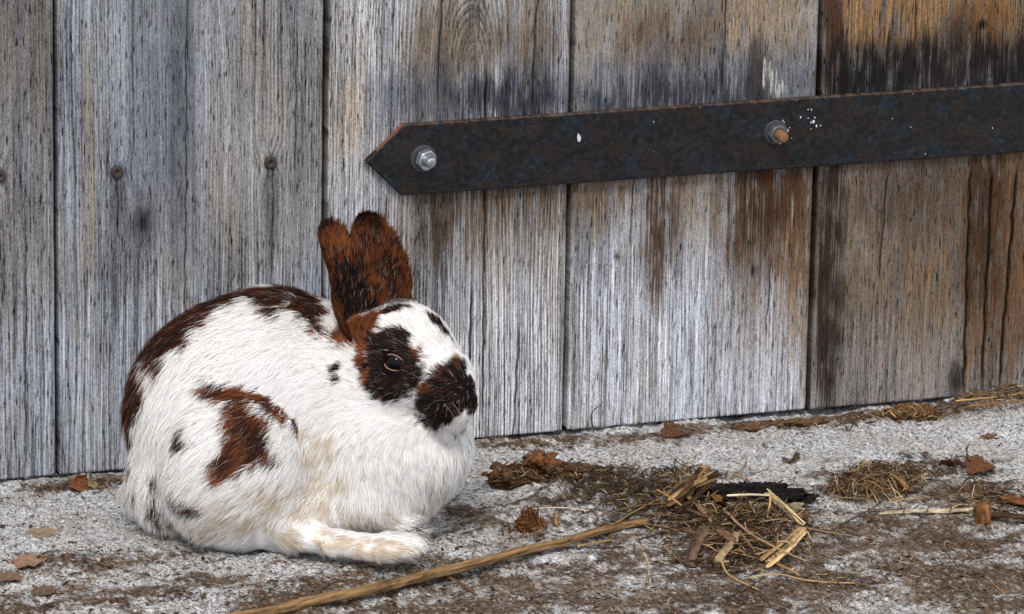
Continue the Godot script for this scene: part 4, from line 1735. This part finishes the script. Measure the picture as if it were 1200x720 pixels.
# a thin chip or dry leaf: curled, torn outline
func chip(called: String, label: String, cat: String, px: float, py: float, size: Vector2, turn: float, tilt: float, curl: float, c0: Color, c1: Color, sd: float, lift := 0.002) -> void:
	var b := Buf.new()
	var n := 14
	var m := 20
	for side in 2:
		for j in n + 1:
			for k in m:
				var a := TAU * k / m
				var edge := 1.0 + 0.32 * nz.get_noise_2d(cos(a) * 1.6 + sd, sin(a) * 1.6) + 0.16 * nz.get_noise_2d(cos(a) * 5.0 + sd, sin(a) * 5.0)
				var rr := j / float(n) * edge
				var x := cos(a) * rr * size.x
				var z := sin(a) * rr * size.y
				var y := curl * 0.025 * (z * z / size.y - size.y * 0.25) + 0.0016 * nz.get_noise_3d(x * 160.0 + sd, z * 400.0, 0.0)
				b.v.append(Vector3(x, y - side * 0.0012 * (1.0 - 0.6 * j / n), z))
				var t := clampf(0.5 + 0.8 * nz.get_noise_2d(x * 150.0 + sd, z * 700.0), 0.0, 1.0)
				b.c.append(c0.lerp(c1, t))
	for side in 2:
		var s: int = side * (n + 1) * m
		for j in n:
			for k in m:
				var p: int = s + j * m + k
				var q: int = s + j * m + (k + 1) % m
				if side == 0:
					b.quad(p, p + m, q + m, q)
				else:
					b.quad(p, q, q + m, p + m)
	var e := n * m
	var f := (2 * n + 1) * m
	for k in m:
		b.quad(e + k, f + k, f + (k + 1) % m, e + (k + 1) % m)
	var o := part(called, b.mesh(), debris_mat, self)
	o.transform = Transform3D(Basis(Vector3.UP, turn) * Basis(Vector3.RIGHT, tilt), put(px, py, lift))
	tag(o, label, cat)

func build_debris() -> void:
	debris_mat = vmat(0.88, 0.22)
	# the long split lath lying diagonally before the rabbit
	var b := Buf.new()
	var lp := []
	for q in [[258, 728, 7], [320, 716, 7], [380, 702, 8], [440, 690, 7], [500, 675, 8], [560, 660, 9], [620, 644, 9], [665, 634, 10], [700, 624, 9], [730, 616, 8], [757, 612, 6]]:
		lp.append(on_ground(q[0], q[1], 0.0085 + (q[2] - 8) * 0.001))
	var lpts := curve_pts(lp, 90)
	var lr := PackedFloat32Array()
	for k in 90:
		lr.append(lerpf(0.0074, 0.0046, k / 89.0) * (1.0 + 0.05 * nz.get_noise_1d(k * 0.16)))
	rod(b, lpts, lr, 16, 0.6, lin(116, 92, 64), 0.5, 0.12, true)
	var o: Node3D = part("wooden_lath", b.mesh(), debris_mat, self)
	tag(o, "long tan split wooden lath lying diagonally on the ground before the rabbit", "stick")
	# two clods
	o = thing("dirt_clod", "large dark brown crumbly clod with two lobes near the foot of the door", "clod")
	b = Buf.new()
	var p := put_seen(632, 556, 0.010)
	var tw := Basis(Vector3.UP, -0.3)
	rng.seed = 610
	lump(b, p + tw * Vector3(-0.020, -0.004, 0.002), Vector3(0.032, 0.012, 0.018), 0.35, 4.0, lin(44, 33, 26), lin(84, 62, 44), tw, 26, 1.0)
	lump(b, p + tw * Vector3(0.030, 0.002, 0.0), Vector3(0.026, 0.009, 0.014), 0.35, 4.5, lin(44, 33, 26), lin(84, 62, 44), tw, 26, 7.0)
	for k in 130:
		var f := rng.randfn(0.0, 0.5)
		var g := rng.randfn(0.0, 0.5)
		var at := p + tw * Vector3(f * 0.046, 0.002 + 0.014 * exp(-pow(f - 0.1, 2.0) * 5.0) * rng.randf() + (0.010 * rng.randf() if absf(f - 0.05) < 0.28 else 0.0), g * 0.018)
		var warm := at.y > p.y + 0.012
		lump(b, at, Vector3(0.0052, 0.0032, 0.0045) * rng.randf_range(0.5, 1.5), 0.6, 3.0, lin(50, 38, 30) if not warm else lin(74, 50, 34), lin(98, 74, 52) if not warm else lin(122, 84, 54), Basis(Vector3.UP, rng.randf() * 6.0) * Basis(Vector3.BACK, rng.randfn(0.0, 0.4)), 6, k * 3.1)
	part("crumb_mass", b.mesh(), debris_mat, o)
	bristle(o, p + Vector3(0.0, 0.0, 0.0), Vector3(0.052, 0.015, 0.022), 420, 0.010, 0.25, 401, tw, 0.5)
	o = thing("bark_tuft", "small reddish brown fibrous tuft of bark standing behind the tan lath", "bark")
	b = Buf.new()
	p = put_seen(620, 612, 0.010)
	lump(b, p + Vector3(0, -0.004, 0), Vector3(0.013, 0.009, 0.008), 0.5, 5.0, lin(74, 48, 30), lin(112, 76, 48), Basis(Vector3.BACK, -0.25), 20, 20.0)
	part("crumb_mass", b.mesh(), debris_mat, o)
	rng.seed = 615
	b = Buf.new()
	for k in 240:
		var hq := rng.randf()
		var q := p + Vector3(rng.randfn(0.0, 0.010) * (1.0 - 0.7 * hq), -0.009 + 0.020 * hq, rng.randfn(0.0, 0.006) * (1.0 - 0.6 * hq))
		var dd := Vector3(rng.randfn(0.0, 0.45), 1.0, rng.randfn(0.0, 0.4)).normalized() * rng.randf_range(0.004, 0.010)
		rod(b, PackedVector3Array([q - dd, q + Vector3(0.0006, 0, 0.0006), q + dd]), PackedFloat32Array([0.0006, 0.0008, 0.0004]), 4, 0.6, (lin(112, 74, 46) if k % 3 else lin(72, 48, 32)) * rng.randf_range(0.75, 1.2), 0.2)
	part("fibres", b.mesh(), debris_mat, o).set_meta("kind", "stuff")
	# the heap: tangle, charred board, splinters, stubs, folded straw
	o = thing("straw_heap", "low flattened tangle of brown and tan straw on a patch of dark soil", "straw heap")
	rng.seed = 620
	for kind in 2:
		b = Buf.new()
		for k in (170 if kind == 0 else 110):
			var px := 850.0 + rng.randfn(0.0, 44.0 if kind == 0 else 60.0)
			var py := 612.0 + rng.randfn(0.0, 24.0 if kind == 0 else 30.0)
			var an := rng.randf() * TAU
			var ln := rng.randf_range(8.0, 34.0)
			var hh := rng.randf_range(1.0, 9.0)
			var col := (lin(136, 108, 76) if rng.randf() < 0.35 else lin(98, 76, 54) if rng.randf() < 0.6 else lin(64, 50, 38)) if kind == 0 else (lin(66, 52, 42) if rng.randf() < 0.7 else lin(150, 126, 92))
			col *= rng.randf_range(0.7, 1.15)
			var dx := cos(an) * ln
			var dy := sin(an) * ln * 0.34
			stalk(b, [[px - dx, py - dy, hh * 0.5], [px + rng.randfn(0.0, 3.0), py + rng.randfn(0.0, 1.5), hh], [px + dx, py + dy, hh * rng.randf_range(0.2, 1.0)]], rng.randf_range(0.5, 1.5), rng.randf_range(0.3, 1.0), col, 0.55, 6, 0.25, 5)
		part("tangle", b.mesh(), debris_mat, o).set_meta("kind", "stuff")
	o = thing("charred_board", "short charred black piece of board lying at the back of the straw heap", "board")
	b = Buf.new()
	p = put_seen(884, 584, 0.010)
	var bs := Basis(Vector3.UP, -0.34) * Basis(Vector3.RIGHT, 0.15)
	lump(b, p, Vector3(0.054, 0.0125, 0.020), 0.45, 5.0, lin(14, 13, 13), lin(34, 30, 28), bs, 36, 31.0)
	part("charred_core", b.mesh(), debris_mat, o)
	rng.seed = 630
	b = Buf.new()
	for k in 46:
		var f := rng.randf_range(-0.7, 1.05)
		lump(b, p + bs * Vector3(f * 0.052, rng.randf_range(-0.004, 0.004), 0.025 + rng.randfn(0.0, 0.002) if f < 0.95 else rng.randf_range(-0.012, 0.012)), Vector3(0.0062, 0.0024, 0.0028) * rng.randf_range(0.5, 1.5), 0.6, 3.0, lin(84, 72, 56), lin(150, 138, 112), bs * Basis(Vector3.BACK, rng.randfn(0.0, 0.2)), 6, k * 2.3)
	part("pale_crust", b.mesh(), debris_mat, o)
	o = thing("splintered_wood", "bundle of splintered brown wood leaning up at the left end of the straw heap", "splinters")
	for k in 13:
		rng.seed = 500 + k
		b = Buf.new()
		var x0 := 783.0 + rng.randf_range(-8, 14)
		var y0 := 588.0 + rng.randf_range(-7, 12)
		stalk(b, [[x0, y0, 4 + k % 3], [x0 + 24, y0 - 15 + rng.randf_range(-3, 3), 11 + (k % 4) * 2], [x0 + 50 + rng.randf_range(-14, 6), y0 - 34 + rng.randf_range(-5, 9), 18 + (k % 5) * 2]], rng.randf_range(2.2, 4.4), rng.randf_range(1.2, 3.2), [lin(116, 90, 62), lin(82, 62, 44), lin(154, 126, 90), lin(60, 44, 34)][k % 4], 0.5, 12, 0.5)
		part("splinter", b.mesh(), debris_mat, o)
	for q in [[[806, 582], [842, 612], 3.4, 2.2, lin(128, 102, 72)], [[815, 590], [838, 616], 2.2, 1.6, lin(152, 124, 90)], [[836, 580], [848, 592], 4.4, 3.0, lin(112, 78, 48)], [[800, 594], [828, 606], 2.6, 1.8, lin(90, 68, 50)]]:
		b = Buf.new()
		stalk(b, [[q[0][0], q[0][1], 12], [(q[0][0] + q[1][0]) * 0.5, (q[0][1] + q[1][1]) * 0.5, 14], [q[1][0], q[1][1], 8]], q[2], q[3], q[4], 0.4, 12, 0.5)
		part("splinter", b.mesh(), debris_mat, o)
	stalk_thing("broken_stub", "short thick reddish brown stub of stalk standing out of the heap", "stub", [[826, 618, 8], [821, 630, 7], [815, 645, 6], [808, 662, 4]], 5.0, 6.0, lin(92, 74, 60), 0.7, "", 0.6)
	stalk_thing("broken_stub", "pale hollow stub of straw stalk with a cut end below the charred board", "stub", [[864, 624, 9], [858, 634, 7], [849, 648, 5], [840, 661, 4]], 4.0, 6.8, lin(126, 108, 82), 0.6, "", 0.5)
	stalk_thing("broken_stub", "brown hairy stub crossing behind the pale hollow stub", "stub", [[842, 622, 9], [856, 632, 9], [866, 638, 6]], 5.0, 4.2, lin(108, 84, 64), 0.7, "", 0.6)
	o = thing("folded_straw_blade", "broad folded tan straw blade bent to a corner at the right of the heap", "straw")
	for q in [[[[893, 573, 18], [917, 594, 16], [941, 616, 13]], 3.0, 3.8, lin(166, 144, 108), 0.25], [[[899, 573, 19], [922, 594, 17], [944, 614, 14]], 1.0, 1.3, lin(188, 170, 132), 0.6], [[[941, 619, 11], [923, 639, 10], [902, 660, 5]], 4.6, 9.0, lin(158, 132, 94), 0.2],
		[[[944, 622, 12], [926, 644, 12], [898, 665, 5]], 1.8, 3.4, lin(176, 150, 112), 0.4], [[[938, 616, 11], [916, 638, 11], [890, 657, 5]], 1.6, 3.6, lin(132, 106, 74), 0.4], [[[914, 586, 18], [926, 600, 16], [936, 612, 11]], 1.1, 1.6, lin(176, 154, 116), 0.4]]:
		b = Buf.new()
		stalk(b, q[0], q[1], q[2], q[3], q[4], 18, 0.35)
		part("blade", b.mesh(), debris_mat, o)
	# single straws one can follow with the eye
	var straws := [
		["pale straight straw lying over the charred board", [[852, 581, 27], [880, 580, 28], [902, 581, 27]], 2.1, 1.9, lin(206, 194, 162)],
		["thin curved straw hanging in front of the charred board", [[903, 582, 26], [901, 596, 22], [893, 606, 12]], 1.1, 0.8, lin(170, 146, 100)],
		["long greyish straw running down right from the splinters across the heap", [[848, 596, 20], [872, 620, 22], [905, 640, 18], [945, 658, 8]], 1.5, 1.0, lin(150, 128, 98)],
		["brown stalk slanting down from the charred board to the soil", [[866, 622, 18], [877, 636, 14], [886, 648, 8]], 1.5, 1.2, lin(112, 86, 62)],
		["thin straw trailing from the pale stub out to the lower right", [[846, 658, 6], [852, 672, 5], [868, 682, 4], [890, 692, 3]], 1.2, 0.8, lin(176, 144, 96)],
		["long tan straw lying level below the heap with a curved end", [[876, 678, 3], [910, 673, 6], [950, 681, 5], [1002, 684, 3]], 1.4, 1.1, lin(168, 140, 98)],
		["short bent straw below the folded blade", [[908, 660, 5], [926, 668, 6], [938, 675, 3]], 2.4, 1.4, lin(152, 118, 76)],
		["straight pale straw lying above the tan lath beside the bark tuft", [[618, 597, 8], [655, 595, 7], [690, 599, 6]], 1.1, 0.8, lin(200, 188, 164)],
		["short upright bit of straw between the clod and the lath", [[651, 600, 12], [651, 609, 6], [652, 616, 2]], 1.8, 1.8, lin(140, 106, 66)],
		["thin curved pale straw on the ground below the lath's thin end", [[755, 648, 3], [760, 663, 3], [762, 684, 2]], 1.5, 1.0, lin(166, 146, 116)],
		["reddish twig lying at a slant below the tan lath", [[524, 676, 4], [540, 684, 4], [558, 697, 2]], 2.0, 1.4, lin(104, 74, 56)],
		["thin pale straw lying before the rabbit's hind foot", [[392, 663, 2], [420, 663, 2], [452, 661, 2]], 0.7, 0.6, lin(180, 152, 108)],
		["dark thin root lying across the soil left of the splinters", [[700, 606, 10], [740, 594, 11], [780, 590, 9]], 1.3, 0.9, lin(104, 84, 62)],
		["straw lying toward the wall above the tan lath's end", [[722, 613, 8], [745, 599, 9], [772, 585, 10]], 1.1, 0.8, lin(136, 108, 74)],
		["fine straw at the left of the splintered wood", [[770, 574, 14], [790, 586, 16], [808, 600, 12]], 1.4, 1.0, lin(166, 132, 84)],
		["long faint straw on the ground in front of the hay wisps", [[930, 616, 6], [960, 622, 4], [996, 628, 3]], 1.0, 0.8, lin(150, 124, 92)],
		["dark twig slanting on the ground left of the pale stick", [[985, 615, 4], [1008, 604, 6], [1026, 594, 4]], 1.3, 0.9, lin(72, 58, 46)],
		["thin brown straw at the lower right corner of the ground", [[1156, 676, 3], [1168, 688, 3], [1182, 700, 2]], 0.9, 0.7, lin(140, 112, 78)],
		["pale split straw below the lath with a dark side", [[676, 640, 5], [700, 636, 5], [716, 633, 4]], 1.6, 1.2, lin(150, 118, 78)],
		["bent straw crossing in front of the hay wisps", [[1040, 590, 8], [1058, 586, 8], [1082, 584, 4]], 1.1, 0.8, lin(176, 146, 98)]]
	for s in straws:
		stalk_thing("straw_stalk", s[0], "straw", s[1], s[2], s[3], s[4], 0.6, "loose straws on the ground")
	# right hand side
	o = thing("hay_wisp", "loose tangle of golden hay wisps on the pale ground at right", "hay")
	p = put_seen(1030, 571, 0.005)
	bristle(o, p + Vector3(-0.012, -0.004, 0.0), Vector3(0.036, 0.009, 0.030), 200, 0.030, 0.5, 403, Basis(Vector3.UP, -0.3))
	bristle(o, p + Vector3(0.02, -0.003, -0.01), Vector3(0.030, 0.011, 0.022), 150, 0.024, 0.55, 413, Basis(Vector3.UP, 0.4))
	bristle(o, p + Vector3(0.0, -0.006, 0.01), Vector3(0.075, 0.004, 0.050), 90, 0.034, 0.35, 414)
	for k in 5:
		b = Buf.new()
		stalk(b, [[1036 + k * 4, 552 + k * 2, 10], [1052 + k * 3, 563 + k * 2, 15], [1066 - k * 3, 574 + k, 6]], 1.9, 1.3, lin(156, 126, 84) if k % 2 else lin(124, 94, 58), 0.4, 10)
		part("wisp", b.mesh(), debris_mat, o)
	o = thing("pale_stick", "pale peeled stick lying level on the ground at the right", "stick")
	b = Buf.new()
	stalk(b, [[1030, 603, 1], [1062, 600, 3], [1100, 600, 3], [1142, 598, 3]], 3.4, 4.2, lin(166, 150, 126), 0.55, 40, 0.5)
	part("peeled_wood", b.mesh(), debris_mat, o)
	for k in 3:
		b = Buf.new()
		stalk(b, [[1062 + k * 27, 594, 5], [1059 + k * 27, 600, 6], [1056 + k * 27, 607, 2]], 0.6, 0.4, lin(70, 50, 36), 1.0, 6)
		part("bark_strip", b.mesh(), debris_mat, o)
	o = thing("wood_stub", "small square rust brown stub of wood at the end of the pale stick", "stub")
	b = Buf.new()
	p = put_seen(1151, 603, 0.009)
	rod(b, PackedVector3Array([p + Vector3(0.001, -0.013, 0), p + Vector3(0.0005, -0.006, 0), p, p + Vector3(-0.001, 0.006, 0), p + Vector3(-0.002, 0.011, 0)]), PackedFloat32Array([0.0088, 0.0092, 0.009, 0.0088, 0.0084]), 20, 0.8, lin(104, 72, 46), 0.6, 0.12, true)
	part("wood", b.mesh(), debris_mat, o)
	bristle(o, p, Vector3(0.010, 0.011, 0.009), 22, 0.010, 0.2, 404, Basis(Vector3.BACK, PI / 2), 1.0)
	stalk_thing("bark_strip", "dark brown bark strip lying right of the rust brown stub", "bark", [[1160, 604, 5], [1185, 605, 6], [1215, 608, 5]], 5.0, 4.2, lin(72, 52, 40), 0.6, "", 0.4)
	stalk_thing("bark_strip", "broad brown bark strip at the right edge above the dark strip", "bark", [[1176, 583, 7], [1195, 588, 8], [1220, 594, 6]], 7.5, 7.0, lin(110, 72, 46), 0.45, "", 0.35)
	chip("dry_leaf", "curled rust brown dry leaf beyond the rust brown stub", "leaf", 1148, 559, Vector2(0.021, 0.012), 0.4, 0.35, 22.0, lin(70, 46, 32), lin(108, 72, 48), 3.0, 0.006)
	chip("dry_leaf", "small upright orange leaf shred above the curled leaf", "leaf", 1137, 545, Vector2(0.007, 0.012), 1.3, 0.9, 30.0, lin(90, 58, 38), lin(128, 84, 54), 8.0, 0.008)
	chip("dry_leaf", "dark crumpled leaf left of the curled rust brown leaf", "leaf", 1113, 549, Vector2(0.016, 0.010), -0.4, -0.3, 24.0, lin(50, 36, 28), lin(96, 66, 46), 11.0, 0.004)
	chip("dry_leaf", "small brown leaf flake on the pale ground near the right edge", "leaf", 1160, 512, Vector2(0.012, 0.007), 0.0, 0.2, 16.0, lin(70, 54, 42), lin(104, 80, 60), 14.0, 0.002)
	chip("bark_chip", "dark bark chip on the pale ground above the charred board", "bark", 928, 548, Vector2(0.010, 0.010), 0.5, -0.6, 26.0, lin(70, 58, 46), lin(110, 92, 74), 17.0, 0.004)
	chip("bark_chip", "rusty brown bark chip near the door right of the large clod", "bark", 790, 511, Vector2(0.016, 0.014), 0.3, 0.3, 20.0, lin(58, 42, 32), lin(98, 70, 52), 20.0, 0.005)
	chip("bark_chip", "flat brown bark chip on the ground at the left", "bark", 34, 663, Vector2(0.020, 0.013), 0.5, 0.06, 6.0, lin(112, 88, 72), lin(142, 116, 96), 23.0, 0.004)
	chip("bark_chip", "dark brown bark chip cut by the left edge of the ground", "bark", 6, 682, Vector2(0.016, 0.012), 0.2, 0.1, 6.0, lin(88, 70, 58), lin(118, 96, 80), 26.0, 0.004)
	chip("bark_chip", "low crumbled chip on the ground above the flat one at the left", "bark", 50, 628, Vector2(0.022, 0.014), 0.1, 0.05, 5.0, lin(104, 90, 76), lin(140, 124, 106), 29.0, 0.003)
	chip("bark_chip", "small dark chip below the flat brown one at the left", "bark", 52, 697, Vector2(0.012, 0.009), 0.0, 0.2, 10.0, lin(70, 56, 48), lin(104, 84, 70), 32.0, 0.003)
	chip("dry_leaf", "orange brown dry leaf at the foot of the door left of the rabbit", "leaf", 95, 577, Vector2(0.011, 0.009), 0.2, 0.9, 26.0, lin(96, 62, 42), lin(128, 84, 56), 35.0, 0.006)
	chip("dry_leaf", "greyish curled leaf right beside the orange one at the foot of the door", "leaf", 109, 576, Vector2(0.007, 0.010), 0.9, 0.8, 30.0, lin(120, 104, 76), lin(160, 140, 108), 38.0, 0.006)
	o = thing("dirt_clod", "brown clod with straw at the foot of the brown plank", "clod")
	b = Buf.new()
	p = put_seen(1066, 486, 0.006)
	lump(b, p, Vector3(0.030, 0.010, 0.014), 0.5, 4.0, lin(60, 42, 30), lin(112, 82, 54), Basis(Vector3.UP, -0.1), 28, 61.0)
	part("crumb_mass", b.mesh(), debris_mat, o)
	bristle(o, p, Vector3(0.034, 0.010, 0.016), 140, 0.018, 0.6, 405)
	o = thing("dirt_clod", "low line of dark crumbs against the door between the leaf chip and the brown plank", "clod")
	b = Buf.new()
	for k in 7:
		lump(b, put_seen(868 + k * 15 + (k % 3) * 3, 500 - k * 1.2 + (k % 2) * 2, 0.002), Vector3(0.010 + 0.004 * (k % 3), 0.004, 0.006), 0.6, 4.0, lin(58, 44, 34), lin(108, 84, 62), Basis(), 12, 70.0 + k)
	part("crumb_mass", b.mesh(), debris_mat, o)
	for q in [["topmost long straw along the door's foot at the right edge", 1120, 470, 1215, 459, 9], ["second long straw along the door's foot at the right edge, a little lower and browner", 1135, 476, 1220, 466, 7], ["short forked straw propped at the left end of the straws along the door", 1040, 478, 1050, 489, 8]]:
		stalk_thing("straw_stalk", q[0], "straw", [[q[1], q[2], q[5]], [(q[1] + q[3]) * 0.5, (q[2] + q[4]) * 0.5 + 1.0, q[5] + 2], [q[3], q[4], q[5]]], 1.6, 1.1, lin(170, 134, 88) if q[5] != 7 else lin(128, 96, 60), 0.7, "loose straws on the ground")
	# the thin dry tendril clinging to the door
	b = Buf.new()
	var tp := []
	for q in [[697, 505], [694, 496], [693, 487], [697, 480], [704, 475], [707, 470]]:
		tp.append(on_wall(q[0], q[1], 0.003))
	rod(b, curve_pts(tp, 18), PackedFloat32Array([0.0009, 0.0009, 0.0009, 0.0008, 0.0008, 0.0008, 0.0008, 0.0007, 0.0007, 0.0007, 0.0006, 0.0006, 0.0006, 0.0005, 0.0005, 0.0005, 0.0004, 0.0003]), 5, 1.0, lin(70, 60, 54), 0.1)
	o = part("dry_tendril", b.mesh(), debris_mat, self)
	tag(o, "thin dark dry tendril clinging to the foot of the pale plank", "twig")
